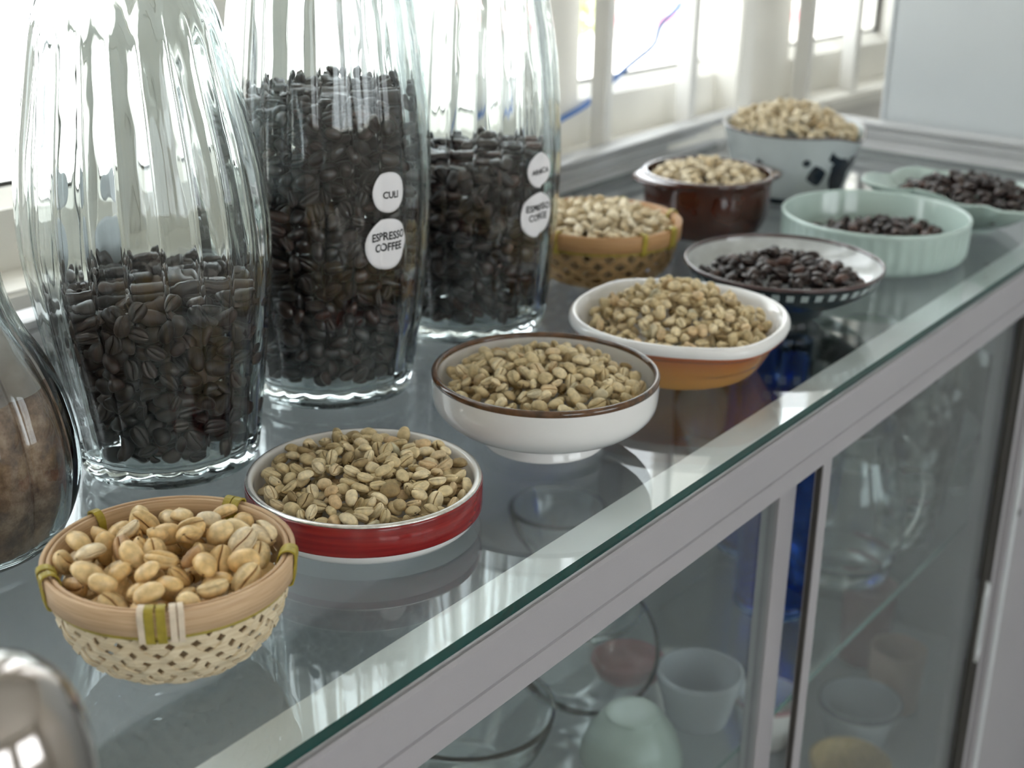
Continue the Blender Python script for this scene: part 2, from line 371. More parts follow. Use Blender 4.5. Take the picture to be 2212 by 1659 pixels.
# the window wall is turned 5.5 degrees to the counter; its own frame: u along it, v outwards, z from the glass top
AW = math.radians(-5.5)
def wframe(name, label=None, cat=None):
    o = bpy.data.objects.new(name, None); COL.objects.link(o); o.location = (1.2, 0.80, ZT); o.rotation_euler = (0, 0, AW); o.empty_display_size = 0.05
    if cat: o['label'] = label; o['category'] = cat
    return o
wb = structure(wframe('wall_back'))
boxes('wall_below', [(-4.3, 1.2, -0.005, 0.16, -ZT, 0.004)], MT['wall'], wb)
boxes('wall_above', [(-4.3, 1.2, -0.005, 0.16, 1.15, 1.80)], MT['wall'], wb)
boxes('wall_side', [(-4.3, -1.80, -0.005, 0.16, 0.004, 1.15)], MT['wall'], wb)
boxes('wall_end', [(0.80, 1.2, -0.005, 0.16, 0.004, 1.15)], MT['wall'], wb)
win = structure(wframe('window_1'))
box('window_sill', -1.80, 0.80, -0.018, 0.10, 0.004, 0.021, MT['frame'], win, bevel=0.003)
box('window_head', -1.80, 0.80, 0.0, 0.10, 1.10, 1.15, MT['frame'], win)
def post(u0, u1): box('mullion', u0, u1, 0.0, 0.09, 0.021, 1.10, MT['frame'], win, bevel=0.002)
for u0, u1 in ((0.279, 0.309), (-0.118, -0.088), (-0.515, -0.485), (-0.912, -0.882), (-1.309, -1.279), (0.712, 0.80), (-1.80, -1.652)): post(u0, u1)
def sash(u0, u1, g0, g1, z0=0.0, shade=None):
    """one casement: bottom rail, stiles, bevelled bead and pane"""
    s = boxes('sash', [(u0, u1, 0.032, 0.068, 0.021, 0.066), (u0, u1, 0.032, 0.068, 1.05, 1.10),
                       (u0, g0, 0.032, 0.068, 0.066, 1.05), (g1, u1, 0.032, 0.068, 0.066, 1.05)], MT['frame'], win)
    V = [(g0, 0.034, 0.066), (g1, 0.034, 0.066), (g1, 0.052, 0.077), (g0, 0.052, 0.077), (g0, 0.052, 0.066), (g1, 0.052, 0.066)]
    F = [(0, 1, 2, 3), (0, 4, 5, 1), (2, 5, 4, 3), (0, 3, 4), (1, 5, 2)]
    link('glazing_bead', fast_mesh('glazing_bead', V, F, [MT['frame']], smooth=False), s)
    box('pane', g0, g1, 0.051, 0.054, 0.066, 1.05, MT['pane'], s)
    box('gasket', g1 - 0.010, g1, 0.048, 0.0505, 0.077, 1.05, MT['gap'], s)
    box('gasket', g0, g1, 0.0545, 0.058, 0.066, 0.080, MT['gap'], s)
sash(-0.06, 0.336, 0.033, 0.312)
sash(0.316, 0.708, 0.435, 0.684)
for k in (1, 2, 3, 4): sash(-0.06 - .397 * k, 0.336 - .397 * k, 0.033 - .397 * k, 0.312 - .397 * k)
for u in (0.3365, 0.7085): box('stained_joint', u, u + .004, 0.030, 0.07, 0.021, 1.10, MT['rust'], win)

grille = wframe('window_grille', 'row of thin white painted security bars in front of the window', 'grille')
for u in (0.033, 0.181, 0.421, 0.534, -0.155, -0.263, -0.395, -0.93, -1.08, -1.23):
    box('bar', u, u + 0.012, -0.004, 0.016, 0.0215, 1.10, MT['bar'], grille, bevel=0.0012)
box('cross_rail', -1.76, 0.70, 0.0165, 0.0225, 0.62, 0.645, MT['bar'], grille)

# blue strap tied across the bars
def strap():
    P = [(-0.06, 0.035), (-0.0049, 0.0507), (0.0364, 0.0614), (0.0704, 0.0768), (0.1097, 0.0951), (0.1487, 0.112), (0.1593, 0.1314), (0.1909, 0.1497), (0.23, 0.19), (0.29, 0.30)]
    Q = smooth_prof(P, 5); pts = np.array([(u, 0.0245, z) for u, z in Q])
    t = np.gradient(pts, axis=0); t /= np.linalg.norm(t, axis=1)[:, None]
    tw = np.linspace(0.2, 2.0, len(pts)); nv = np.array([0, 1.0, 0])
    s = np.cross(t, nv); wd = s * np.cos(tw * .6)[:, None] + nv * (np.sin(tw * .6) * .5)[:, None]; wd /= np.linalg.norm(wd, axis=1)[:, None]
    nn = np.cross(wd, t)
    o = ribbon('strap', pts, nn, wd, 0.0055, 0.0008, MT['strap'], None)
    o.location = (1.2, 0.80, ZT); o.rotation_euler = (0, 0, AW)
    o['label'] = 'blue plastic strap slung diagonally behind the white window bars'; o['category'] = 'strap'
strap()

# ------------------------------------------------------------------ outside
structure(box('ground', -14, 16, 1.35, 26, -0.12, -0.02, MT['pave']))
structure(box('ground', -12, 12, -20, YF - 0.12, -0.12, -0.02, MT['pave']))
def bush(name, label, x, y, zc, s, seed):
    r = random.Random(seed); V, F = [], []
    for i in range(420):
        a = r.uniform(0, 2 * PI); b = math.acos(r.uniform(-0.8, 1)); d = s * (0.45 + 0.55 * r.random())
        c = Vector((math.cos(a) * math.sin(b) * d, math.sin(a) * math.sin(b) * d, zc + math.cos(b) * d))
        q = Matrix.Rotation(r.uniform(0, 6.28), 3, 'Z') @ Matrix.Rotation(r.uniform(0, 3), 3, 'X'); k = s * 0.17
        n = len(V); V += [tuple(c + q @ Vector(v)) for v in ((-k, 0, 0), (0, -k * .5, k * .15), (k, 0, 0), (0, k * .5, k * .15))]; F.append((n, n + 1, n + 2, n + 3))
    t = thing(name, label, 'shrub', (x, y, -0.02))
    link('foliage', fast_mesh('foliage', V, F, [MT['leaf']], smooth=False), t)
    lathe('stem', [(0.02, 0), (0.016, zc * .7), (0.008, zc)], MT['rust'], t, n=8)
bush('shrub', 'yellow-green shrub out of doors, just left of the first window bar beside the jars', 5.12, 3.5, 0.55, 0.15, 3)
t = thing('street_barrier', 'red and white striped barrier out of doors beyond the second window bar', 'barrier', (5.68, 3.15, -0.02), rz=-0.6)
for k in range(4): box('board', -0.5, 0.5, -0.012, 0.012, 0.44 + k * .05, 0.485 + k * .05, MT['pinkwall'] if k % 2 else MT['pave'], t)
for x in (-0.45, 0.45): box('post', x - .02, x + .02, 0.0122, 0.05, 0.0, 0.66, MT['pave'], t)

# ------------------------------------------------------------------ the glass-topped display cabinet
CX0, CX1, CYF, CYB = -0.35, 1.515, 0.339, 0.772
cab = thing('display_cabinet', 'long aluminium display cabinet with a green-edged glass top and sliding glass doors', 'cabinet', (0, 0, ZT))
B = lambda n, *a, **k: box(n, *a, parent=cab, **k) if 'mat' in k else None
top = box('glass_top', CX0, CX1, CYF, CYB, -0.006, 0.0, None, cab, mats=[MT['top_glass'], MT['edge_glass']], mi=[0, 0, 1, 1, 1, 1])
# front top rail: profile extruded along x
def rail(name, prof, x0, x1, mat, parent):
    n = len(prof); V = [(x0, y, z) for y, z in prof] + [(x1, y, z) for y, z in prof]
    F = [(i, (i + 1) % n, n + (i + 1) % n, n + i) for i in range(n)] + [tuple(range(n))[::-1], tuple(range(n, 2 * n))]
    me = fast_mesh(name, V, F, [mat], smooth=False)
    bm = bmesh.new(); bm.from_mesh(me); bmesh.ops.recalc_face_normals(bm, faces=bm.faces[:]); bm.to_mesh(me); bm.free()
    return link(name, me, parent)
rail('front_rail', [(0.3365, -0.0068), (0.3350, -0.0085), (0.3350, -0.0312), (0.3362, -0.0318), (0.3362, -0.0330), (0.3350, -0.0336), (0.3350, -0.0465), (0.3400, -0.0475), (0.3700, -0.0475), (0.3700, -0.0345), (0.3450, -0.0345), (0.3450, -0.0200), (0.3665, -0.0105), (0.3665, -0.0068)], CX0, CX1, MT['alu'], cab)
rail('ledge_strip', [(0.3405, -0.0064), (0.3664, -0.0064), (0.3664, -0.0067), (0.3405, -0.0067)], CX0, CX1, MT['alu_white'], cab)
# end upright, left upright, bottom rail, plinth
box('end_upright', 1.235, CX1, 0.336, 0.372, -0.80, -0.0476, MT['alu'], cab, bevel=0.002)
box('end_bead', 1.246, 1.2525, 0.3325, 0.336, -0.80, -0.049, MT['alu_white'], cab, bevel=0.001)
box('left_upright', CX0, CX0 + 0.04, 0.336, 0.372, -0.80, -0.0476, MT['alu'], cab, bevel=0.002)
box('bottom_rail', CX0 + 0.04, 1.235, 0.336, 0.372, -0.80, -0.755, MT['alu'], cab, bevel=0.002)
box('plinth', CX0, CX1, 0.36, CYB, -ZT, -0.80, MT['laminate'], cab)
box('bottom_board', CX0, CX1, 0.372, CYB, -0.80, -0.755, MT['laminate'], cab)
box('back_board', CX0, CX1, CYB - 0.012, CYB, -0.755, -0.0065, MT['laminate'], cab)
box('end_board', CX1 - 0.012, CX1, 0.372, CYB - 0.012, -0.755, -0.0065, MT['laminate'], cab)
box('side_board', CX0, CX0 + 0.012, 0.372, CYB - 0.012, -0.755, -0.0065, MT['laminate'], cab)
ZS = -0.30
MT['pale_edge'] = mat_plain('pale_glass_edge', (0.16, 0.26, 0.245), 0.15, 0.5, var=0.2, vscale=18)
sh = box('shelf', CX0 + 0.012, CX1 - 0.012, 0.390, CYB - 0.012, ZS - 0.006, ZS, None, cab, mats=[MT['top_glass'], MT['pale_edge']], mi=[0, 0, 1, 0, 0, 0])
for x in (0.20, 1.20):
    box('shelf_support', x, x + 0.015, CYB - 0.04, CYB - 0.0125, -0.755, ZS - 0.0062, MT['alu'], cab)
# sliding doors: right door runs in the front track, left door behind it
def door(x0, x1, y, stile):
    d = bpy.data.objects.new('door', None); COL.objects.link(d); d.parent = cab; d.empty_display_size = .05
    box('stile', x0, x0 + stile[0], y - .004, y + (.0015 if x0 > .7 else .008), -0.754, -0.0478, MT['alu'], d)
    box('stile', x1 - stile[1], x1, y - .004, y + .008, -0.754, -0.0478, MT['alu'], d)
    box('pane', x0 + stile[0], x1 - stile[1], y - .0015, y + 0.0015, -0.752, -0.048, MT['door_glass'], d)
    return d
d1 = door(0.8055, 1.234, 0.343, (0.0125, 0.012))
d2 = door(CX0 + 0.041, 0.802, 0.359, (0.012, 0.024))
for q in ((0.8048, 0.8055, 0.3400, 0.3435), (1.197, 1.2025, 0.3375, 0.3425), (1.213, 1.218, 0.3375, 0.3425)): box('gasket', *q, -0.754, -0.048, MT['gap'], d1)
# finger pull on the glass and the small lock
def pull():
    out = [(1.2065, -0.312), (1.2015, -0.325), (1.2015, -0.385), (1.2065, -0.398), (1.2135, -0.390), (1.2135, -0.320)]
    V = [(x, 0.336, z) for x, z in out] + [(x, 0.3425, z) for x, z in out]
    c = np.mean(out, 0); inn = [tuple(c + (np.array(p) - c) * 0.72) for p in out]
    V += [(x, 0.336, z) for x, z in inn] + [(x, 0.3425, z) for x, z in inn]
    F = []
    for i in range(6):
        j = (i + 1) % 6; F += [(i, j, 6 + j, 6 + i), (12 + i, 18 + i, 18 + j, 12 + j), (i, 12 + i, 12 + j, j), (6 + i, 6 + j, 18 + j, 18 + i)]
    link('finger_pull', fast_mesh('finger_pull', V, F, [MT['alu_white']], smooth=False), d1)
pull()
lathe('lock', [(0.0, 0), (0.0035, 0), (0.0035, 0.002), (0.0, 0.0024)], MT['gap'], cab, n=16, loc=(1.262, 0.3358, -0.262)).rotation_euler = (PI / 2, 0, 0)
# stepped trim rail round the back and the far end of the top
MT['trim'] = mat_plain('trim_aluminium', (0.56, 0.565, 0.57), 0.32, 0.5, var=0.03, vscale=25)
step = [(0.0, 0.0), (0.0, 0.0065), (0.006, 0.0080), (0.006, 0.0140), (0.001, 0.0155), (0.001, 0.0205), (0.0045, 0.0215), (0.0045, 0.0245), (-0.001, 0.0255), (-0.001, 0.029), (0.003, 0.030), (0.020, 0.030), (0.020, 0.0)]
rail('back_trim', [(CYB - 0.008 + y, z) for y, z in step], CX0, CX1 + 0.012, MT['trim'], cab)
et = rail('end_trim', [(-(CX1 - 0.004 + y), z) for y, z in step], CYF + 0.005, CYB - 0.0085, MT['trim'], cab)
et.rotation_euler = (0, 0, PI / 2)

pn = thing('room_divider', 'large glossy white divider board standing behind the far end trim of the cabinet', 'divider', (1.538, 0, 0))
box('board', 0.0, 0.03, -0.35, 0.621, 0.0, ZT + 0.95, MT['panel'], pn, bevel=0.002)
box('edge_strip', -0.0015, 0.0315, 0.6212, 0.6245, 0.0, ZT + 0.95, MT['alu_white'], pn, bevel=0.0005)

# ------------------------------------------------------------------ coffee beans
def bean_geo(L, Wd, H, seed, crease=True, nx=9, nd=8, shrivel=0.0, pea=False):
    r = np.random.RandomState(seed); V = []; mi = []
    ts = np.linspace(-1, 1, nx + 2)[1:-1]
    dome = np.linspace(0, PI, nd)
    fl = [-0.92, -0.55, -0.20, -0.07, 0.0, 0.07, 0.20, 0.55, 0.92] if crease else [-0.8, -0.4, 0, 0.4, 0.8]
    m = nd + len(fl); bend = r.uniform(-0.25, 0.25); ph = r.uniform(0, 6, 4); gd = r.uniform(0.22, 0.34)
    for t in ts:
        s = math.sin(t * PI / 2); e = max(0.0, 1 - abs(s) ** 2.3) ** 0.47
        for a in dome: V.append((L / 2 * s, Wd / 2 * e * math.cos(a), H * 0.74 * e * math.sin(a) ** 0.9))
        y0 = 0.10 * math.sin(2.3 * s + ph[0]) * e
        for f in fl:
            if pea: z = -0.62 * math.sqrt(max(0, 1 - f * f)) * H * e
            else: z = -0.26 * (1 - abs(f) ** 2.5) * H * e
            y = f
            if crease:
                if abs(f) <= 0.071: z += gd * H * e * (1 - abs(f) / 0.14); y = f * 0.9
                elif abs(f) < 0.3: z -= 0.03 * H
            V.append((L / 2 * s, Wd / 2 * (-y * e) * -1 * -1 + Wd / 2 * y0 * (abs(f) < 0.5), z))
    V = np.array(V); n0 = len(V)
    V = np.concatenate([V, [(-L / 2, 0, 0.05 * H), (L / 2, 0, 0.05 * H)]])
    # bend into a slight kidney shape and wrinkle
    V[:, 1] += bend * Wd * 0.35 * (V[:, 0] / (L / 2)) ** 2
    if shrivel > 0:
        k = np.sin(V[:, 0] * 900 + ph[1]) * np.cos(V[:, 1] * 1100 + ph[2])
        V *= (1 + shrivel * k)[:, None]; V[:, 2] *= 1 - 0.3 * shrivel * 5 * (0.5 + 0.5 * np.sin(V[:, 0] / L * 6 + ph[3]))
    F = []
    for i in range(len(ts) - 1):
        for j in range(m):
            k = (j + 1) % m; F.append((i * m + j, i * m + k, (i + 1) * m + k, (i + 1) * m + j))
            mi.append(1 if crease and not pea and nd + 3 <= j < nd + 5 else 0)
    for j in range(m):
        k = (j + 1) % m
        F.append((n0, j, k, k) if False else (n0, k, j)); mi.append(0)
        b = (len(ts) - 1) * m; F.append((n0 + 1, b + j, b + k)); mi.append(0)
    # to triangles
    T, TM = [], []
    for f, q in zip(F, mi):
        if len(f) == 4: T += [(f[0], f[3], f[2]), (f[0], f[2], f[1])]; TM += [q, q]
        else: T.append((f[0], f[2], f[1])); TM.append(q)
    return V, np.array(T), np.array(TM)
DIM = {'green': (0.0092, 0.0070, 0.0046), 'pale': (0.0094, 0.0071, 0.0047), 'gold': (0.0136, 0.0102, 0.0066), 'roast': (0.0112, 0.0083, 0.0056), 'roastd': (0.0116, 0.0085, 0.0056)}
GEO, GEOL = {}, {}
for q, (key, d) in enumerate(DIM.items()):
    GEO[key] = []; GEOL[key] = []
    for v in range(6):
        jr = np.random.RandomState(50 * q + v); dd = [d[0] * jr.uniform(.92, 1.1), d[1] * jr.uniform(.92, 1.06), d[2] * jr.uniform(.9, 1.1)]
        kw = dict(seed=90 * q + v, shrivel=(0.05 if key in ('green', 'pale') and v in (2, 4) else 0.015), pea=(v == 5), crease=(v != 5))
        GEO[key].append(bean_geo(*dd, nx=9, nd=9, **kw)); GEOL[key].append(bean_geo(*dd, nx=7, nd=6, **kw))
BMESH = {}
INF = float('inf')
def single_mesh(key, v):
    if (key, v) not in BMESH:
        V, F, mi = GEO[key][v]; BMESH[(key, v)] = fast_mesh('coffee_bean', V, F, [MT[key + '0'], MT[key + '0c']], mi=mi)
    return BMESH[(key, v)]

def rot_rand(r, tilt):
    a = r.uniform(0, 2 * PI); flip = PI if r.uniform() < 0.55 else 0.0
    if r.uniform() < 0.12: flip = PI / 2
    tx, ty = r.normal(0, tilt), r.normal(0, tilt)
    return np.array(Matrix.Rotation(a, 3, 'Z') @ Matrix.Rotation(ty, 3, 'Y') @ Matrix.Rotation(tx + flip, 3, 'X'))
def deposit(key, R, floor_fn, top_fn, seed, cands=4, tilt=0.42, cell=0.0008, depth=0.014, fails=60, maxn=4000, rect=None):
    """Drop beans one by one onto a height map until the heap meets top_fn. Returns [(pos, rot, scale, variant)]."""
    r = np.random.RandomState(seed); n = int(2 * R / cell) + 3; g = (np.arange(n) - (n - 1) / 2) * cell; gy = g
    if rect: g = np.arange(rect[0], rect[1], cell); gy = np.arange(rect[2], rect[3], cell)
    nx_, ny_ = len(g), len(gy); X, Y = np.meshgrid(g, gy, indexing='ij')
    T = top_fn(X, Y); Hm = np.maximum(floor_fn(X, Y), T - depth)
    if rect: Hm[:2] = Hm[-2:] = INF; Hm[:, :2] = Hm[:, -2:] = INF
    d = DIM[key]; out = []; bad = 0
    inside = np.argwhere(np.isfinite(Hm))
    while bad < fails and len(out) < maxn:
        best = None
        for c in range(cands):
            i, j = inside[r.randint(len(inside))]; x, y = g[i], gy[j]
            s = r.uniform(0.86, 1.12); Q = rot_rand(r, tilt); ax = np.array(d) * s * np.array([.5, .5, .47])
            A = (Q * ax ** 2) @ Q.T; ex, ey = math.sqrt(A[0, 0]), math.sqrt(A[1, 1])
            i0, i1 = max(0, int((x - ex - g[0]) / cell)), min(nx_, int((x + ex - g[0]) / cell) + 2)
            j0, j1 = max(0, int((y - ey - gy[0]) / cell)), min(ny_, int((y + ey - gy[0]) / cell) + 2)
            dx = X[i0:i1, j0:j1] - x; dy = Y[i0:i1, j0:j1] - y
            S = np.linalg.inv(A); b = S[0, 2] * dx + S[1, 2] * dy; cc = S[0, 0] * dx * dx + 2 * S[0, 1] * dx * dy + S[1, 1] * dy * dy - 1
            disc = b * b - S[2, 2] * cc; msk = disc > 0
            if not msk.any(): continue
            sq = np.sqrt(np.where(msk, disc, 0)); lo = (-b - sq) / S[2, 2]; hi = (-b + sq) / S[2, 2]
            hw = Hm[i0:i1, j0:j1]; z = np.max((hw - lo)[msk])
            if not np.isfinite(z): continue
            over = z - T[i, j]
            if best is None or over < best[0]: best = (over, x, y, z, Q, s, (i0, i1, j0, j1), msk, hi)
        if best is None or best[0] > -0.0006: bad += 1; continue
        over, x, y, z, Q, s, (i0, i1, j0, j1), msk, hi = best
        hw = Hm[i0:i1, j0:j1]; hw[msk] = np.maximum(hw[msk], (z + hi)[msk])
        v = int(r.choice(6, p=[.22, .22, .14, .2, .12, .10]))
        out.append((np.array((x, y, z)), Q, s, v))
        bad = max(0, bad - 1)
    return out
def heap_mesh(name, key, beans, loc, label, cat, low=True):
    G = (GEOL if low else GEO)[key]; VV, FF, MM, PK = [], [], [], []; n = 0; r = np.random.RandomState(len(beans))
    for p, Q, s, v in beans:
        V, F, mi = G[v]; VV.append((V * s) @ Q.T + p); FF.append(F + n); MM.append(mi); PK.append(np.full(len(V), r.uniform(), np.float32)); n += len(V)
    me = fast_mesh(name, np.concatenate(VV), np.concatenate(FF), [MT[key + '1'], MT[key + '1c']], mi=np.concatenate(MM))
    at = me.attributes.new('pick', 'FLOAT', 'POINT'); pk = np.concatenate(PK)
    if len(pk) == len(me.vertices): at.data.foreach_set('value', pk)
    o = link(name, me, None, loc); o['kind'] = 'stuff'; o['label'] = label; o['category'] = cat
    return o
SHADE = {'green': ['dark brown', 'olive tan', 'tan', 'pale tan', 'reddish brown'], 'gold': ['brownish', 'amber', 'mid yellow', 'pale yellow', 'pale yellow'], 'roastd': ['blackish', 'dark brown', 'brown', 'brown', 'reddish']}
NOUN = {'green': ('raw_bean', 'raw bean'), 'gold': ('golden_bean', 'golden bean'), 'roastd': ('roasted_bean', 'roasted bean')}
def single_beans(key, beans, loc, where, group, Rc):
    proto = {}; r = np.random.RandomState(int(Rc * 1e5)); nm, cat = NOUN[key]
    right = np.array((0.5966, -0.8023)); fwd = np.array((0.8023, 0.5966))
    for p, Q, s, v in beans:
        if v not in proto: o = bpy.data.objects.new(nm, single_mesh(key, v)); proto[v] = o
        else: o = proto[v].copy()
        COL.objects.link(o)
        o.matrix_world = Matrix.Translation(Vector(loc) + Vector(p)) @ Matrix(Q.tolist()).to_4x4() @ Matrix.Scale(float(s), 4)
        f = float(r.uniform()); o.color = (f, f, f, 1)
        sh = SHADE[key][0 if f < .09 else 1 if f < .4 else 2 if f < .7 else 3 if f < .9 else 4]
        u = -Q[2, 2]; pose = 'round side up' if (u < -.55 or v == 5) else 'crease up' if u > .55 else 'on its edge'
        if key == 'roastd': place = ('high on the' if p[2] > .085 else 'midway up the' if p[2] > .045 else 'low on the') + (' left' if p[:2] @ right < -.02 else ' right' if p[:2] @ right > .02 else ' middle')
        else:
            a, b = p[:2] @ right / Rc, p[:2] @ fwd / Rc
            fb = 'back' if b > .3 else 'front' if b < -.3 else ''; lr_ = 'left' if a < -.3 else 'right' if a > .3 else ''
            place = 'at the ' + ((fb + ' ' + lr_).strip() or 'middle')
        o['label'] = f'{sh} {cat} {pose} {place} of the {where}'; o['category'] = cat; o['group'] = group
CAMXY = np.array((0.0, 0.0))
def cam_score(beans, loc):
    c = np.array((0, 0, ZT + .333)); return np.array([np.linalg.norm(np.array(loc) + b[0] - c) for b in beans])
def top_split(beans, loc, cell=0.0016):
    """indices of the beans that can be seen from the camera (coarse z-buffer along the view), the rest hidden"""
    Mi = np.array(CAM_M.transposed()); c = np.array((0, 0, ZT + .333)); buf = {}; cnt = np.zeros(len(beans))
    for k, (p, Q, s, v) in enumerate(beans):
        V, F, mi = GEO['green'][0] if False else GEOL[CURKEY][v]
        q = ((V * s) @ Q.T + p + np.array(loc) - c) @ Mi.T; dp = -q[:, 2]; uv = np.floor(q[:, :2] / dp[:, None] / cell).astype(int)
        for (a, b), d in zip(map(tuple, uv), dp):
            o = buf.get((a, b))
            if o is None or d < o[0]: buf[(a, b)] = (d, k)
    for d, k in buf.values(): cnt[k] += 1
    return cnt
def bowl_floor(prof):
    """inside profile [(r,z)..] rising outwards -> floor height function; beyond the last r there is wall"""
    rs = np.array([p[0] for p in prof]); zs = np.array([p[1] for p in prof])
    def f(X, Y):
        r = np.hypot(X, Y); h = np.interp(r, rs, zs); return np.where(r > rs[-1], INF, h)
    return f
def dome_top(Rin, zc, ze, ox=0.0, oy=0.0, p=2.0):
    def f(X, Y):
        r = np.hypot(X - ox, Y - oy) / Rin; return zc - (zc - ze) * np.minimum(r, 1.6) ** p
    return f

# ------------------------------------------------------------------ front basket and the second basket
def basket(name, label, x, y, R, zr, rb, ns, kap, mats, ties, band_h=0.0115, wk=0.62, yoff=0.0, pale=False, rz=0.0):
    t = thing(name, label, 'basket', (x, y, ZT), rz=rz)
    mb, mr = mats
    zb = 0.004
    def prof(s):                       # s 0 at the rim, 1 at the foot, then the flat bottom
        a = s * PI / 2 * 0.93
        r = rb + (R - 0.0022 - rb) * math.cos(a) ** 0.80; z = zb + (zr - 0.004 - zb) * (1 - math.sin(a) ** 1.0)
        return r, z
    S = np.linspace(0, 1, 34); PR = np.array([prof(s) for s in S])
    dR = np.gradient(PR, axis=0); nrm2 = np.c_[-dR[:, 1], dR[:, 0]]; nrm2 /= np.linalg.norm(nrm2, axis=1)[:, None]
    arc = np.r_[0, np.cumsum(np.hypot(*np.diff(PR, axis=0).T))]; tot = arc[-1]
    for fam in (1, -1):
        for k in range(ns):
            ph = 2 * PI * k / ns; pts, nn, wd, ww = [], [], [], []
            for i, s in enumerate(S):
                u = arc[i] / tot; a = ph + fam * kap * u
                mcross = kap * u * ns / PI + (0.0)
                off = fam * 0.00055 * math.cos(PI * (mcross + k * (1 if fam > 0 else 1)))
                r, z = PR[i] + nrm2[i] * off; ca, sa = math.cos(a), math.sin(a)
                pts.append((r * ca, r * sa, z)); nn.append((nrm2[i, 0] * ca, nrm2[i, 0] * sa, nrm2[i, 1]))
            pts = np.array(pts); nn = np.array(nn); tg = np.gradient(pts, axis=0); tg /= np.linalg.norm(tg, axis=1)[:, None]
            w = np.cross(tg, nn); w /= np.linalg.norm(w, axis=1)[:, None]; nn = np.cross(w, tg)
            base_w = 2 * PI * R / ns * math.cos(math.atan(kap * R / tot)) * wk
            wid = base_w * (0.55 + 0.45 * PR[:, 0] / R); w = w * wid[:, None]
            ribbon('bamboo_strip', pts, nn, w, 1.0, 0.0007, mb, t)
    # bottom ring and woven base plate
    lathe('base', [(0.0, 0.0012), (rb + 0.001, 0.0012), (rb + 0.0028, 0.0030), (rb + 0.0020, 0.0046), (0.0, 0.0036)], mb, t, n=48)
    # rim: outer and inner hoop
    lathe('outer_hoop', [(R - 0.0012, zr - band_h), (R, zr - band_h + .0004), (R + 0.0004, zr - 0.0005), (R - 0.0002, zr), (R - 0.0016, zr - 0.0003), (R - 0.0020, zr - band_h + .0004)], mr, t, closed=True, n=96)
    lathe('inner_hoop', [(R - 0.0052, zr - band_h * .95), (R - 0.0036, zr - band_h), (R - 0.0022, zr - 0.0008), (R - 0.0030, zr - 0.0001), (R - 0.0040, zr - 0.0004)], mr, t, closed=True, n=96)
    # thin cane thread under the hoop
    lathe('cane_thread', [(R - 0.0020 + .0012 * math.cos(a), zr - band_h - 0.0008 + .0011 * math.sin(a)) for a in np.linspace(0, 2 * PI, 7)[:-1]], MT['tie'], t, closed=True, n=64)
    h = band_h
    loop = smooth_prof([(R - 0.0062, zr - h * .85), (R - 0.0060, zr - 0.002), (R - 0.0030, zr + 0.0014), (R + 0.0006, zr + 0.0009), (R + 0.0014, zr - 0.0015), (R + 0.0008, zr - h * .6), (R - 0.0002, zr - h - 0.0022), (R - 0.003, zr - h - 0.003)], 3)
    for ang, wdt, mt in ties:
        a = math.radians(ang) - rz; pts = []; nn = []
        pr2 = np.array(loop); dd = np.gradient(pr2, axis=0); n2 = np.c_[dd[:, 1] * -1, dd[:, 0]]; n2 /= np.linalg.norm(n2, axis=1)[:, None]
        ca, sa = math.cos(a), math.sin(a)
        pts = np.c_[pr2[:, 0] * ca, pr2[:, 0] * sa, pr2[:, 1]]; nn = np.c_[n2[:, 0] * ca, n2[:, 0] * sa, n2[:, 1]]
        wd = np.tile((-sa, ca, 0), (len(pts), 1)); ribbon('cane_tie', pts, nn, wd, wdt, 0.0007, mt, t)
    return t
BK = (0.3446, 0.4268, ZT)
TY, TP = MT['tie'], MT['tie_pale']
basket('bamboo_basket', 'small pale bamboo basket of golden beans with yellow cane ties, nearest bowl at left', 0.3446, 0.4268, 0.0513, 0.0492, 0.0225, 30, 1.15, (MT['bamboo'], MT['bamboo_rim']),
       [(-139.5, 0.0036, TY), (-134.5, 0.0036, TY), (-129.5, 0.0026, TP), (-126.2, 0.0024, TP), (-143.0, 0.0026, TP), (-55, 0.0036, TY), (-51, 0.003, TY), (150, 0.004, TY), (157, 0.0035, TY), (88, 0.0036, TY), (12, 0.0036, TY), (17, 0.0036, TY)], wk=0.54)
CURKEY = 'gold'
gold = deposit('gold', 0.0455, bowl_floor([(0, 0.0055), (0.021, 0.0065), (0.031, 0.016), (0.040, 0.028), (0.0455, 0.042)]), dome_top(0.0455, 0.0550, 0.0480), 11, cands=5, depth=0.028, tilt=0.5, fails=300)
def emit(key, beans, loc, where, group, maxn, heaplabel, Rc, heapcat='beans'):
    """the beans that show largest become things, the ones underneath one heap of stuff"""
    global CURKEY
    CURKEY = key; cnt = top_split(beans, loc); order = np.argsort(-cnt); keep = [i for i in order if cnt[i] >= 3][:maxn]; ks = set(keep)
    single_beans(key, [beans[i] for i in keep], loc, where, group, Rc)
    rest = [b for i, b in enumerate(beans) if i not in ks]
    if rest: heap_mesh('coffee_bean_heap', key, rest, loc, heaplabel, heapcat, low=True)
    return len(keep), len(rest)
STAT = {}
STAT['gold'] = emit('gold', gold, BK, 'near bamboo basket', 'golden beans in the front basket', 150, 'golden beans lying underneath in the near bamboo basket', 0.0455)

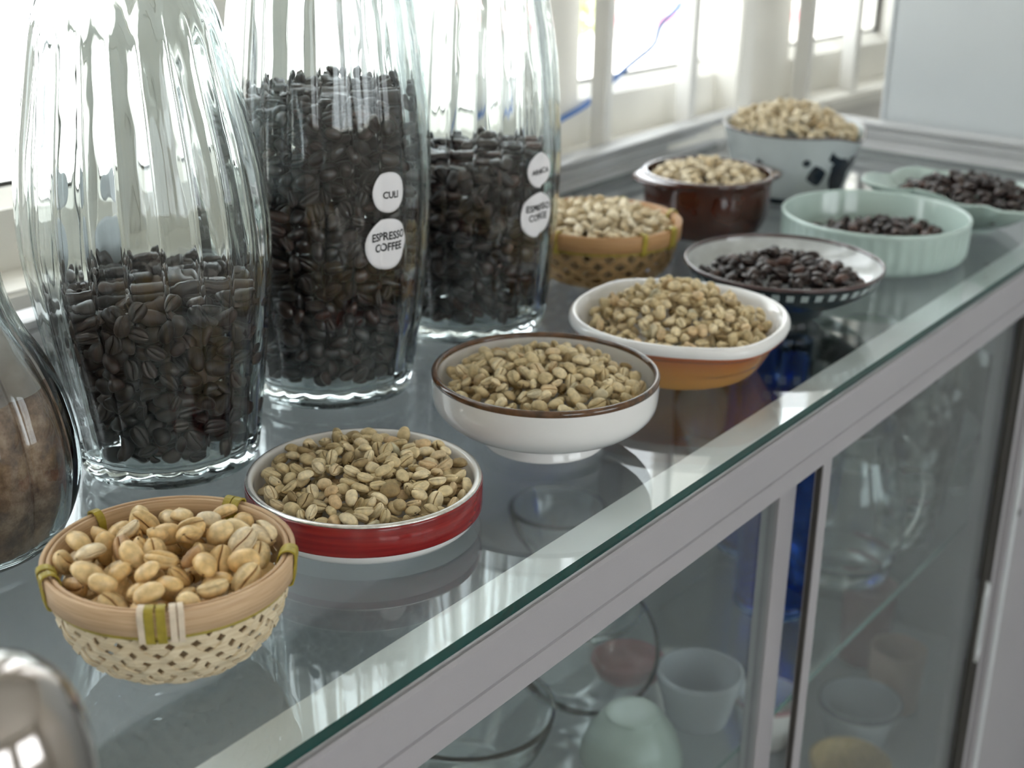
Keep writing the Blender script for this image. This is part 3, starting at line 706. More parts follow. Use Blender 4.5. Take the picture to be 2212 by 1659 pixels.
B2 = (0.916, 0.5898, ZT)
basket('bamboo_basket', 'honey-brown woven bamboo basket heaped with lit-toned raw beans, right of the jars', 0.916, 0.5898, 0.0631, 0.0479, 0.036, 22, 1.05, (MT['bamboo_old'], MT['bamboo_old_rim']),
       [(-115, 0.004, TY), (-88, 0.004, TY), (-84, 0.003, TY), (-35, 0.004, TY), (15, 0.004, TY), (100, 0.004, TY), (-178, 0.004, TY)], band_h=0.0125, wk=0.47)
bk2 = deposit('pale', 0.0570, bowl_floor([(0, 0.0055), (0.034, 0.0065), (0.045, 0.018), (0.0570, 0.042)]), dome_top(0.057, 0.0600, 0.0440), 12, fails=90, depth=0.06)
heap_mesh('coffee_bean_heap', 'pale', bk2, B2, 'heap of lit-toned raw beans filling the honey-brown basket right of the jars', 'beans', low=False)

# ------------------------------------------------------------------ red banded dish
RD = (0.4922, 0.4524, ZT); R = 0.0601; zr = 0.0227
t = thing('red_dish', 'shallow white dish with a shiny red band and silver rim, full of raw beans', 'dish', RD)
lathe('body', [(0.0, 0.0016), (0.044, 0.0016), (0.050, 0.0), (0.0535, 0.0), (0.0560, 0.0010), (0.0580, 0.0034), (0.0590, 0.0062), (0.0592, 0.0215), (0.0588, 0.0226), (0.0574, 0.0228), (0.0562, 0.0220), (0.0556, 0.0190), (0.0552, 0.0080), (0.0520, 0.0045), (0.0, 0.0042)], MT['white'], t, n=128)
lathe('red_band', [(0.0591, 0.0060), (R - .0002, 0.0064), (R, 0.0072), (R, 0.0208), (R - .0003, 0.0214), (0.0591, 0.0215)], MT['red'], t, n=128, caps=False)
lathe('rim_line', [(R - 0.0007, 0.0214), (R - 0.0004, 0.0219), (R - 0.0006, 0.0223), (R - .0011, 0.0227), (R - .0017, 0.02285)], MT['silver'], t, n=128, caps=False)
rd = deposit('green', 0.0548, bowl_floor([(0, 0.0046), (0.052, 0.005), (0.0548, 0.009)]), dome_top(0.0548, 0.0305, 0.0215, 0.004, 0.004), 21, cands=5, fails=130, tilt=0.5)
STAT['red'] = emit('green', rd, RD, 'red-banded dish', 'raw beans in the red-banded dish', 185, 'raw beans lying underneath in the red-banded dish', 0.0548)

# ------------------------------------------------------------------ white footed bowl with a brown rim
WB = (0.6279, 0.4365, ZT); R = 0.0648; zr = 0.0434
t = thing('white_bowl', 'white footed bowl with a thin brown rim, holding raw beans', 'bowl', WB)
lathe('body', smooth_prof([(0.0, 0.003), (0.029, 0.003), (0.0315, 0.0002), (0.0345, 0.0), (0.0352, 0.0012), (0.0340, 0.0055), (0.0352, 0.0068)], 3)[:-1] + smooth_prof([(0.0352, 0.0068), (0.0395, 0.0082), (0.0398, 0.0092), (0.047, 0.0115), (0.0560, 0.0160), (0.0618, 0.0215), (0.0640, 0.0270), (0.0645, 0.0340), (0.0646, 0.0412), (0.0640, 0.0428), (0.0628, 0.0428), (0.0616, 0.0410), (0.0610, 0.0300), (0.0560, 0.0190), (0.044, 0.0130), (0.025, 0.0110), (0.0, 0.0108)], 4), MT['white'], t, n=128)
lathe('rim_line', [(R - .0002, 0.0400), (R + .0001, 0.0408), (R + .0001, 0.0420), (R - .0006, 0.0432), (R - .0016, 0.0436), (R - .0028, 0.0431), (R - .0034, 0.0418), (R - .0035, 0.0408)], MT['brown_rim'], t, n=128, caps=False)
wbn = deposit('green', 0.0600, bowl_floor([(0, 0.0112), (0.025, 0.0115), (0.044, 0.0135), (0.055, 0.0192), (0.0600, 0.031)]), dome_top(0.0600, 0.0480, 0.0350, 0.003, 0.002), 22, cands=5, fails=130, tilt=0.5)
STAT['white'] = emit('green', wbn, WB, 'white brown-rimmed bowl', 'raw beans in the white bowl', 115, 'raw beans lying at the back and underneath in the white bowl', 0.0600)

# ------------------------------------------------------------------ orange oval dish
OD = (0.7870, 0.4420, ZT)
t = thing('orange_dish', 'orange ombre oven dish, white inside with a thick rounded rim, heaped with raw beans', 'dish', OD)
def oshape(a, r, z, i):
    w = max(0.0, (r - 0.045) / 0.027) if z > 0.012 else 0.0
    b = 0.0
    for c, s, k in ((62, 0.34, 0.0062), (-118, 0.34, 0.0062), (150, 0.5, 0.0022), (-30, 0.5, 0.0022)):
        d = (a - math.radians(c) + PI) % (2 * PI) - PI; b += k * math.exp(-(d / s) ** 2)
    return r + b * min(w, 1.15), z
lathe('outside', smooth_prof([(0.0, 0.0016), (0.046, 0.0016), (0.0490, 0.0), (0.0515, 0.0008), (0.0555, 0.0060), (0.0605, 0.0150), (0.0640, 0.0215), (0.0655, 0.0240), (0.0682, 0.0256), (0.0702, 0.0274), (0.0708, 0.0290)], 4), MT['orange'], t, n=128, fn=oshape, caps=False)
lathe('inside', smooth_prof([(0.0708, 0.0290), (0.0714, 0.0312), (0.0712, 0.0334), (0.0703, 0.0350), (0.0688, 0.0359), (0.0668, 0.0352), (0.0645, 0.0320), (0.0615, 0.0240), (0.0560, 0.0130), (0.0510, 0.0080), (0.045, 0.0068), (0.0, 0.0066)], 4), MT['white'], t, n=128, fn=oshape, caps=False)
odb = deposit('green', 0.0605, bowl_floor([(0, 0.0068), (0.045, 0.007), (0.051, 0.0085), (0.056, 0.0135), (0.0605, 0.025)]), dome_top(0.0605, 0.0535, 0.0275, 0.006, 0.004, 1.5), 23, cands=4, fails=120, depth=0.016, tilt=0.6)
heap_mesh('coffee_bean_heap', 'green', odb, OD, 'tall heap of raw beans filling the orange oval dish', 'beans', low=False)

# ------------------------------------------------------------------ dark checked plate of roasted beans
BP = (0.9338, 0.4405, ZT); R = 0.0727
def mat_check():
    m, tt, out = nt('checked_glaze')
    p = N(tt, 'ShaderNodeBsdfPrincipled'); p.inputs['Roughness'].default_value = 0.14; p.inputs['Coat Weight'].default_value = 0.4
    tc = N(tt, 'ShaderNodeTexCoord'); sp = N(tt, 'ShaderNodeSeparateXYZ'); tt.links.new(tc.outputs['Object'], sp.inputs[0])
    at = N(tt, 'ShaderNodeMath', operation='ARCTAN2'); tt.links.new(sp.outputs['Y'], at.inputs[0]); tt.links.new(sp.outputs['X'], at.inputs[1])
    ml = N(tt, 'ShaderNodeMath', operation='MULTIPLY'); ml.inputs[1].default_value = 44 / (2 * PI); tt.links.new(at.outputs[0], ml.inputs[0])
    fr = N(tt, 'ShaderNodeMath', operation='FRACT'); tt.links.new(ml.outputs[0], fr.inputs[0])
    g1 = N(tt, 'ShaderNodeMath', operation='GREATER_THAN'); g1.inputs[1].default_value = 0.48; tt.links.new(fr.outputs[0], g1.inputs[0])
    za = N(tt, 'ShaderNodeMath', operation='GREATER_THAN'); za.inputs[1].default_value = 0.0272; tt.links.new(sp.outputs['Z'], za.inputs[0])
    zb = N(tt, 'ShaderNodeMath', operation='LESS_THAN'); zb.inputs[1].default_value = 0.0325; tt.links.new(sp.outputs['Z'], zb.inputs[0])
    m1 = N(tt, 'ShaderNodeMath', operation='MULTIPLY'); tt.links.new(g1.outputs[0], m1.inputs[0]); tt.links.new(za.outputs[0], m1.inputs[1])
    m2 = N(tt, 'ShaderNodeMath', operation='MULTIPLY'); tt.links.new(m1.outputs[0], m2.inputs[0]); tt.links.new(zb.outputs[0], m2.inputs[1])
    mx = N(tt, 'ShaderNodeMixRGB'); mx.inputs[1].default_value = (0.010, 0.018, 0.022, 1); mx.inputs[2].default_value = (0.36, 0.42, 0.42, 1)
    tt.links.new(m2.outputs[0], mx.inputs[0]); tt.links.new(mx.outputs[0], p.inputs['Base Color']); tt.links.new(p.outputs[0], out.inputs[0]); return m
MT['check'] = mat_check()
t = thing('checked_plate', 'shallow dark plate with light checks below its brown rim, holding glossy roasted beans', 'plate', BP)
lathe('outside', smooth_prof([(0.0, 0.002), (0.026, 0.002), (0.0275, 0.0), (0.030, 0.0), (0.0312, 0.002), (0.0325, 0.0075), (0.040, 0.0100), (0.0535, 0.0155), (0.0655, 0.0240), (0.0705, 0.0310), (0.0722, 0.0355)], 4), MT['check'], t, n=128, caps=False)
lathe('inside', smooth_prof([(0.0704, 0.0355), (0.0685, 0.0310), (0.0630, 0.0245), (0.0510, 0.0180), (0.035, 0.0140), (0.0, 0.0125)], 4), MT['plate_in'], t, n=128, caps=False)
lathe('rim', [(R - .0006, 0.0350), (R, 0.0362), (R - .0003, 0.0374), (R - .0012, 0.0378), (R - .0022, 0.0372), (R - .0024, 0.0350)], MT['dark_rim'], t, n=128, caps=False)
bpb = deposit('roast', 0.0640, bowl_floor([(0, 0.0128), (0.035, 0.0143), (0.051, 0.0183), (0.063, 0.0248), (0.0640, 0.026)]), dome_top(0.058, 0.0440, 0.0270, -0.006, -0.004, 1.7), 24, cands=4, fails=120, tilt=0.55)
heap_mesh('coffee_bean_heap', 'roast', bpb, BP, 'heap of glossy dark roasted beans on the dark checked plate', 'beans', low=False)

# ------------------------------------------------------------------ fluted mint dish
MD = (1.1189, 0.4490, ZT); R = 0.0775
t = thing('mint_dish', 'round pale mint dish with fluted straight sides, a few roasted beans inside', 'dish', MD)
def flute(a, r, z, i):
    if i in FL: r = r - 0.0011 * (0.5 - 0.5 * math.cos(a * 46)) ** 0.8
    return r, z
mp = [(0.0, 0.0015), (0.066, 0.0015), (0.068, 0.0), (0.0712, 0.0006), (0.0745, 0.0040), (0.0762, 0.0080), (0.0768, 0.0150), (0.0772, 0.0300), (0.0772, 0.0318), (0.0775, 0.0330), (0.0774, 0.0350), (0.0764, 0.0358), (0.0748, 0.0356), (0.0740, 0.0340), (0.0732, 0.0120), (0.0710, 0.0070), (0.066, 0.0050), (0.0, 0.0048)]
FL = {4, 5, 6, 7}
lathe('body', mp, MT['mint'], t, n=368, fn=flute)
mdb = deposit('roast', 0.0700, bowl_floor([(0, 0.005), (0.066, 0.0053), (0.0700, 0.0075)]), dome_top(0.066, 0.0255, 0.0120, 0.006, -0.008, 2.2), 25, cands=4, fails=120, tilt=0.55)
heap_mesh('coffee_bean_heap', 'roast', mdb, MD, 'low layer of roasted beans inside the fluted mint dish', 'beans')

# ------------------------------------------------------------------ leaf-edged mint dish
LD = (1.262, 0.425, ZT)
t = thing('wavy_dish', 'pale mint wavy-edged dish heaped with roasted beans at the far right', 'dish', LD)
LP = [(0.055, 0.066), (0.060, 0.030), (0.052, 0.008), (0.049, -0.030), (0.037, -0.049), (0.006, -0.067), (-0.022, -0.074), (-0.050, -0.073), (-0.070, -0.056), (-0.058, -0.038), (-0.052, 0.0), (-0.050, 0.03), (-0.063, 0.050), (-0.060, 0.074), (-0.030, 0.079), (0.0, 0.072), (0.030, 0.072)]
LA = np.array([math.atan2(y, x) for x, y in LP]); LR = np.array([math.hypot(x, y) for x, y in LP]); so = np.argsort(LA); LA, LR = LA[so], LR[so]
def lr(a):
    a = (a + PI) % (2 * PI) - PI; return float(np.interp(a, np.r_[LA[-1] - 2 * PI, LA, LA[0] + 2 * PI], np.r_[LR[-1], LR, LR[0]]))
def leaf(a, r, z, i):
    k = r / 0.07; f = max(0.0, (k - 0.42) / 0.58)
    d = (a - 2.15 + PI) % (2 * PI) - PI; rr = r * (1 - f) + f * lr(a) * k; return rr, z + f * (0.004 + 0.0016 * math.sin(a * 7) + 0.007 * math.exp(-(d / 0.7) ** 2))
lathe('body', smooth_prof([(0.0, 0.002), (0.027, 0.002), (0.0285, 0.0), (0.031, 0.0), (0.033, 0.0025), (0.048, 0.0090), (0.062, 0.0190), (0.0695, 0.0270), (0.0706, 0.0285), (0.0698, 0.0295), (0.068, 0.0288), (0.060, 0.0215), (0.046, 0.0122), (0.030, 0.0078), (0.0, 0.0070)], 4), MT['mint_pale'], t, n=160, fn=leaf)
def leaf_floor(X, Y):
    r = np.hypot(X, Y); a = np.arctan2(Y, X); L = np.vectorize(lr)(a); k = r / np.maximum(L, 1e-6) * 0.07
    h = np.interp(k, [0, .03, .046, .060, .068], [0.0075, 0.0085, 0.0135, 0.0235, 0.031]); return np.where(k > 0.062, INF, h)
ldb = deposit('roast', 0.078, leaf_floor, dome_top(0.060, 0.0440, 0.0290, 0.006, -0.002, 1.6), 26, cands=4, fails=120, tilt=0.55)
heap_mesh('coffee_bean_heap', 'roast', ldb, LD, 'heap of dark roasted beans on the wavy mint dish at the far right', 'beans')

# ------------------------------------------------------------------ brown casserole with two lugs
CB = (1.0939, 0.5947, ZT); R = 0.057
t = thing('casserole', 'treacle-brown glazed casserole with two lug handles, heaped with lit-toned raw beans', 'casserole', CB)
lathe('body', smooth_prof([(0.0, 0.002), (0.040, 0.002), (0.0425, 0.0), (0.0450, 0.0006), (0.0500, 0.0070), (0.0535, 0.0170), (0.0550, 0.0300), (0.0552, 0.0440), (0.0568, 0.0480), (0.0574, 0.0505), (0.0568, 0.0524), (0.0548, 0.0526), (0.0530, 0.0505), (0.0520, 0.0300), (0.0480, 0.0130), (0.040, 0.0070), (0.0, 0.0060)], 4), MT['casserole'], t, n=112)
def lug(ang):
    V, F = [], []; n = 15; span = 0.62
    for k, z0 in enumerate((0.0512, 0.0470)):
        for i in range(n):
            s = -1 + 2 * i / (n - 1); a = math.radians(ang) + s * span
            e = 0.0135 * max(0.0, math.cos(s * PI / 2)) ** 0.7
            for r in (R - 0.003, R - 0.001 + e * 0.55, R - 0.0006 + e):
                dz = -0.0010 if r > R + e * .7 else 0.0
                V.append((r * math.cos(a), r * math.sin(a), z0 + (dz if k == 0 else -dz * 1.2)))
    m = 3 * n
    for i in range(n - 1):
        for j in range(2):
            q = 3 * i + j; F.append((q, q + 1, q + 4, q + 3)); F.append((m + q, m + q + 3, m + q + 4, m + q + 1))
        q = 3 * i + 2; F.append((q, m + q, m + q + 3, q + 3))
    link('lug', fast_mesh('lug', V, F, [MT['casserole']]), t)
lug(151); lug(-29)
cbb = deposit('pale', 0.0515, bowl_floor([(0, 0.0063), (0.040, 0.0073), (0.048, 0.0135), (0.0515, 0.030)]), dome_top(0.0515, 0.0620, 0.0485, 0, 0, 1.8), 27, cands=4, fails=90)
heap_mesh('coffee_bean_heap', 'pale', cbb, CB, 'heap of lit-toned raw beans in the brown two-lugged casserole', 'beans')

# ------------------------------------------------------------------ white enamel pan
PN = (1.265, 0.5988, ZT); R = 0.0674; ZP = 0.0669
t = thing('enamel_pan', 'white tapered bowl with blue-black painted marks, piled with raw beans in the far corner', 'bowl', PN)
def spout(a, r, z, i):
    d = (a - math.radians(-93) + PI) % (2 * PI) - PI; g = math.exp(-(d / 0.30) ** 2); k = max(0.0, (z - 0.045) / 0.022)
    return r + 0.0045 * g * k, z - 0.006 * g * k
def prad(z): return 0.0495 + (0.0662 - 0.0495) * ((z - 0.004) / 0.060) ** 0.85 if z > 0.004 else 0.0495
zz = np.linspace(0.006, 0.0655, 12)
lathe('body', [(0.0, 0.005), (0.045, 0.005), (0.0490, 0.0052)] + [(prad(z), z) for z in zz] + [(0.0668, 0.0666), (0.0660, 0.0672), (0.0646, 0.0668), (0.0640, 0.0650)] + [(prad(z) - 0.0024, z) for z in zz[::-1][1:]] + [(0.0, 0.0085)], MT['enamel'], t, n=112, fn=spout)
lathe('base_ring', [(0.043, 0.0), (0.0478, 0.0), (0.0490, 0.0010), (0.0496, 0.0058), (0.0488, 0.0060), (0.043, 0.0051)], MT['navy'], t, n=96, closed=True)
lathe('rim_line', [(0.0666, 0.0654), (0.0674, 0.0664), (0.0672, 0.0674), (0.0662, 0.0678), (0.0650, 0.0674), (0.0646, 0.0664)], MT['dark_rim'], t, n=112, fn=spout, caps=False)
def mark(ang, z0, wa, hz, shape, tilt=0.0):
    """painted mark: small patch lying on the pan's side"""
    pts = []
    for k in range(28):
        b = 2 * PI * k / 28; e = 1.0 / (abs(math.cos(b)) ** shape + abs(math.sin(b)) ** shape) ** (1 / shape)
        x, y = e * math.cos(b) * wa, e * math.sin(b) * hz; x, y = x * math.cos(tilt) - y * math.sin(tilt), x * math.sin(tilt) + y * math.cos(tilt); pts.append((x, y))
    V, F = [], []
    for f in (1.0, 0.66, 0.33):
        for x, y in pts:
            z = z0 + y * f; r = prad(z) + 0.00025; a = math.radians(ang) + x * f / r; V.append((r * math.cos(a), r * math.sin(a), z))
    r = prad(z0) + 0.00025; V.append((r * math.cos(math.radians(ang)), r * math.sin(math.radians(ang)), z0))
    for q in range(2):
        for k in range(28): l = (k + 1) % 28; F.append((q * 28 + k, q * 28 + l, (q + 1) * 28 + l, (q + 1) * 28 + k))
    for k in range(28): F.append((56 + k, 56 + (k + 1) % 28, 84))
    link('painted_mark', fast_mesh('painted_mark', V, F, [MT['navy']]), t)
mark(-112, 0.0490, 0.0105, 0.0112, 1.2, 0.35); mark(-141, 0.0425, 0.0040, 0.0036, 2); mark(-130, 0.0300, 0.0100, 0.0108, 1.25, 0.3)
mark(-103, 0.0270, 0.0125, 0.0205, 2.2, 0.25); mark(-86, 0.0430, 0.0075, 0.0200, 1.7, -0.7); mark(-110, 0.0385, 0.0075, 0.0035, 1.8, 0.25); mark(-68, 0.030, 0.009, 0.013, 1.5, 0.4); mark(178, 0.035, 0.007, 0.009, 1.2, 0.3)
pnb = deposit('pale', 0.0620, bowl_floor([(0, 0.009), (0.0455, 0.0095), (0.052, 0.030), (0.0620, 0.0615)]), dome_top(0.062, 0.0890, 0.0680, -0.004, 0.004, 1.8), 28, cands=4, fails=90, tilt=0.55)
heap_mesh('coffee_bean_heap', 'pale', pnb, PN, 'tall heap of raw beans in the white tapered bowl in the far corner', 'beans')

# ------------------------------------------------------------------ ribbed glass jars
NR = 22
def jar_radius(prof):
    zs = np.array([p[1] for p in prof]); rs = np.array([p[0] for p in prof]); return lambda z: float(np.interp(z, zs, rs))
def rib(a, z, zlo, zhi, d, n=NR, ph=0.0):
    k = min(1.0, max(0.0, (z - zlo) / 0.02)) * min(1.0, max(0.0, (zhi - z) / 0.02))
    return d * k * (abs(math.cos(n * (a + ph) / 2)) ** 0.75 - 1.0)
def make_jar(name, label, X, Y, outer, zshoulder, lean=0.0, seed=0, wall=0.0032, base=0.009, nrib=NR, depth=0.0022, seg=10, indepth=0.0007):
    """outer: (r,z) points from foot to lip."""
    t = thing(name, label, 'jar', (X, Y, ZT))
    op = smooth_prof(outer, 5); zmax = op[-1][1]
    rs = lambda z: float(np.interp(z, [p[1] for p in op], [p[0] for p in op]))
    hl = np.array([-0.5966, 0.8023])           # picture-left, for the slight lean of the hand-blown jar
    def surf(a, z, r0, d):
        rr = r0 + rib(a, z, 0.006, zshoulder, d, nrib)
        s = lean * z; return (rr * math.cos(a) + hl[0] * s, rr * math.sin(a) + hl[1] * s, z)
    n = nrib * seg; V = []; prof = []
    prof.append(('c', 0.0, 0.0022)); prof += [('o', r - 0.006, 0.0022) for r in (op[0][0],)]; prof += [('o', op[0][0] - 0.003, 0.0)]
    prof += [('o', r, z) for r, z in op]
    inner = [(r - wall, z) for r, z in op if z > base + 0.006][::-1]
    inner[0] = (op[-1][0] - wall * .9, zmax - 0.0002)
    prof += [('i', r, z) for r, z in inner]; rb = inner[-1][0]
    prof += [('i', rb - 0.0015, base + 0.003), ('i', rb - 0.006, base), ('c', 0.0, base)]
    F = []; idx = []
    for kind, r, z in prof:
        if kind == 'c': idx.append((len(V), 1)); V.append((0, 0, z)); continue
        idx.append((len(V), n))
        for k in range(n): V.append(surf(2 * PI * k / n, z, r, depth if kind == 'o' else indepth))
    for (a, na), (b, nb) in zip(idx[:-1], idx[1:]):
        for k in range(n):
            l = (k + 1) % n
            if na == 1: F.append((a, b + l, b + k))
            elif nb == 1: F.append((a + k, a + l, b))
            else: F.append((a + k, a + l, b + l, b + k))
    me = fast_mesh('glass_body', V, F, [MT['jar']])
    bm = bmesh.new(); bm.from_mesh(me); bmesh.ops.recalc_face_normals(bm, faces=bm.faces[:]); bm.to_mesh(me); bm.free()
    link('glass_body', me, t)
    outf = lambda a, z, off: Vector(surf(a, z, rs(z) + off, depth))
    inr = lambda z: rs(z) - wall - indepth
    return t, outf, inr, base, (hl * lean)

def text_mesh(s, size):
    cu = bpy.data.curves.new('lettering', 'FONT'); cu.body = s; cu.align_x = 'CENTER'; cu.align_y = 'CENTER'; cu.size = size; cu.space_line = 1.0; cu.offset = size * 0.022; cu.resolution_u = 3
    o = bpy.data.objects.new('lettering', cu); COL.objects.link(o)
    dg = bpy.context.evaluated_depsgraph_get(); me = bpy.data.meshes.new_from_object(o.evaluated_get(dg))
    bpy.data.objects.remove(o, do_unlink=True); return me
def sticker(jar, outf, ang, z0, w, h, lines, size, rm, flat=0.0, dz=0.0, tx=0.0, xs=0.82):
    """paper disc pressed on the ribs with its print; ang is the direction it faces"""
    a0 = math.radians(ang)
    def mp(x, y, off): return outf(a0 + x / rm, z0 + y, off)
    V, F = [tuple(mp(0, 0, .00045))], []; K = 48; Rg = 7
    for q in range(1, Rg + 1):
        for k in range(K):
            b = 2 * PI * k / K; V.append(tuple(mp(w / 2 * math.cos(b) * q / Rg, h / 2 * math.sin(b) * q / Rg, .00045)))
    for k in range(K): F.append((0, 1 + k, 1 + (k + 1) % K))
    for q in range(Rg - 1):
        for k in range(K): l = (k + 1) % K; F.append((1 + q * K + k, 1 + (q + 1) * K + k, 1 + (q + 1) * K + l, 1 + q * K + l))
    n0 = len(V)                                  # back of the paper, and its edge
    V += [tuple(Vector(v) - Vector((math.cos(a0), math.sin(a0), 0)) * 0.0002) for v in V]
    F += [tuple(n0 + i for i in f[::-1]) for f in F]
    e0 = 1 + (Rg - 1) * K
    for k in range(K): l = (k + 1) % K; F.append((e0 + k, n0 + e0 + k, n0 + e0 + l, e0 + l))
    s = link('sticker', fast_mesh('sticker', V, F, [MT['paper']]), jar)
    me = text_mesh(lines, size)
    bm = bmesh.new(); bm.from_mesh(me)
    for it in range(2):
        le = [e for e in bm.edges if e.calc_length() > 0.0016]
        if le: bmesh.ops.subdivide_edges(bm, edges=le, cuts=1)
        bmesh.ops.triangulate(bm, faces=bm.faces[:])
    for v in bm.verts: v.co = mp(v.co.x * xs + tx, v.co.y + dz, .00075)
    bm.to_mesh(me); bm.free(); me.materials.clear(); me.materials.append(MT['ink'])
    link('lettering', me, s)
def fill_jar(key, inr, base, ztop, seed, tilt_top=(0, 0), layer=0.0165, face=-2.3):
    """beans pressed flat against the glass all round (packed on the unrolled wall), then a loose layer over the top"""
    Rm = inr((base + ztop) / 2); L = Rm * PI; out = []
    zt = lambda a: ztop + (tilt_top[0] * math.cos(a) + tilt_top[1] * math.sin(a)) * Rm
    hi = ztop + max(abs(tilt_top[0]), abs(tilt_top[1])) * Rm
    sh = deposit(key, 0, lambda X, Y: X * 0.0, lambda X, Y: X * 0 + layer, seed, cands=4, tilt=0.35, rect=(-L, L, base + 0.0008, hi - 0.003), cell=0.0009, depth=1.0, fails=60, maxn=3000)
    for p, Q, s, v in sh:
        a = face + p[0] / Rm; z = p[1]; r = inr(z) - 0.0004 - p[2]
        if z > zt(a) - 0.004: continue
        if z < base + 0.005: r -= 0.0015
        Bm = np.array(((-math.sin(a), 0, -math.cos(a)), (math.cos(a), 0, -math.sin(a)), (0, 1, 0)))
        out.append((np.array((r * math.cos(a), r * math.sin(a), z)), Bm @ Q, s, v))
    Rb = inr(base + 0.010) - 0.0165
    out += deposit(key, Rb, lambda X, Y: np.where(np.hypot(X, Y) > Rb, INF, base + 0.0006), lambda X, Y: X * 0 + base + 0.013, seed + 2, cands=4, tilt=0.35, depth=1.0, fails=60)
    Rc = inr(base + 0.02) - 0.0195
    out += deposit(key, Rc, lambda X, Y: np.where(np.hypot(X, Y) > Rc, INF, base + 0.013), lambda X, Y: X * 0 + ztop - 0.014, seed + 3, cands=2, tilt=0.5, depth=1.0, fails=25, cell=0.0012, maxn=1100)
    Rt = inr(ztop) - 0.0012
    top = lambda X, Y: ztop + tilt_top[0] * X + tilt_top[1] * Y + 0.002 * np.sin(X * 160) * np.cos(Y * 150)
    out += deposit(key, Rt, lambda X, Y: np.where(np.hypot(X, Y) > Rt, INF, 0.0), top, seed + 1, cands=4, tilt=0.5, depth=0.012, fails=120)
    return out

J1 = (0.4802, 0.5872); J2 = (0.619, 0.5943); J3 = (0.7663, 0.6006); J0 = (0.3450, 0.5870)
P1 = [(0.0480, 0.0006), (0.0498, 0.006), (0.0520, 0.020), (0.0555, 0.045), (0.0605, 0.080), (0.0645, 0.115), (0.0648, 0.140), (0.0615, 0.172), (0.0548, 0.205), (0.0480, 0.235), (0.0420, 0.252), (0.0395, 0.262), (0.0400, 0.285), (0.0420, 0.290)]
P2 = [(0.0490, 0.0006), (0.0505, 0.006), (0.0530, 0.022), (0.0575, 0.052), (0.0610, 0.088), (0.0625, 0.125), (0.0620, 0.155), (0.0603, 0.182), (0.0570, 0.210), (0.0535, 0.238), (0.0480, 0.262), (0.0440, 0.275), (0.0440, 0.300), (0.0460, 0.305)]
P3 = [(0.0520, 0.0006), (0.0538, 0.006), (0.0556, 0.018), (0.0582, 0.043), (0.0611, 0.075), (0.0622, 0.110), (0.0615, 0.140), (0.0590, 0.175), (0.0555, 0.203), (0.0515, 0.224), (0.0470, 0.245), (0.0430, 0.258), (0.0430, 0.284), (0.0450, 0.289)]
j1, o1, i1, b1, l1 = make_jar('glass_jar', 'ribbed clear glass jar half full of roasted beans, nearest of the three bean jars', *J1, P1, 0.240, lean=0.03)
j2, o2, i2, b2, l2 = make_jar('glass_jar', 'ribbed glass jar of dark beans with a CULI sticker, middle of three', *J2, P2, 0.262)
j3, o3, i3, b3, l3 = make_jar('glass_jar', 'ribbed clear glass jar of dark beans with an ARABICA sticker, beside the honey-brown basket', *J3, P3, 0.245)
sticker(j2, o2, -102, 0.134, 0.0225, 0.0235, 'CULI', 0.0056, 0.0625, dz=-0.0016, tx=0.0010)
sticker(j2, o2, -103, 0.1035, 0.0300, 0.0305, 'ESPRESSO\nCOFFEE', 0.0066, 0.0620, dz=0.0015, tx=0.0008)
sticker(j3, o3, -94, 0.1190, 0.0225, 0.0235, 'ARABICA', 0.0050, 0.0622, dz=-0.0010, tx=0.0005)
sticker(j3, o3, -95, 0.0890, 0.0290, 0.0305, 'ESPRESSO\nCOFFEE', 0.0064, 0.0615, dz=0.0015, tx=0.0008)
sticker(j1, o1, 86, 0.1400, 0.0225, 0.0235, 'ROBUSTA', 0.0050, 0.0640)
sticker(j1, o1, 84, 0.1080, 0.0290, 0.0305, 'ESPRESSO\nCOFFEE', 0.0062, 0.0640)
f1 = fill_jar('roastd', i1, b1, 0.1030, 31)
loc1 = (J1[0], J1[1], ZT)
STAT['jar1'] = emit('roastd', f1, loc1, 'nearest bean jar', 'roasted beans in the nearest jar', 270, 'roasted beans inside and behind in the nearest ribbed jar', 0.0580)
f2 = fill_jar('roast', i2, b2, 0.1850, 32, (0.06, -0.03))
heap_mesh('coffee_bean_heap', 'roast', f2, (J2[0], J2[1], ZT), 'dark roasted beans filling the middle ribbed jar with the CULI sticker', 'beans')
f3 = fill_jar('roast', i3, b3, 0.1240, 33, (0.08, -0.08))
heap_mesh('coffee_bean_heap', 'roast', f3, (J3[0], J3[1], ZT), 'dark roasted beans in the ribbed jar with the ARABICA sticker', 'beans')

# melon-lobed jar of ground coffee at the left edge
P0 = [(0.0440, 0.0006), (0.0500, 0.004), (0.0560, 0.012), (0.0610, 0.026), (0.0625, 0.042), (0.0605, 0.060), (0.0560, 0.078), (0.0500, 0.093), (0.0430, 0.106), (0.0385, 0.117), (0.0350, 0.131), (0.0330, 0.155), (0.0335, 0.180), (0.0370, 0.200), (0.0385, 0.204)]
j0, o0, i0, b0, l0 = make_jar('coffee_jar', 'melon-lobed clear glass jar of ground coffee at the left edge', *J0, P0, 0.150, nrib=11, depth=0.0046, seg=16, wall=0.0030, base=0.007, indepth=0.0034)
def grounds_fn(a, r, z, i): return (r + rib(a, z, 0.006, 0.15, 0.0036, 11) if r > 0.02 else r), z
gz = [z for z in np.linspace(0.0085, 0.082, 18)]
gp = [(0.0, 0.0076), (i0(0.012) - 0.006, 0.0076)] + [(i0(z) - 0.0002 + 0.0034 - 0.0008, z) for z in gz] + [(0.030, 0.088), (0.0, 0.092)]
og = lathe('ground_coffee', gp, MT['grounds'], None, n=176, fn=grounds_fn, loc=(J0[0], J0[1], ZT)); og['label'] = 'brown ground coffee filling the lobed jar at the left edge'; og['category'] = 'ground coffee'; og['kind'] = 'stuff'
dz_ = [z for z in np.linspace(0.083, 0.135, 12)]
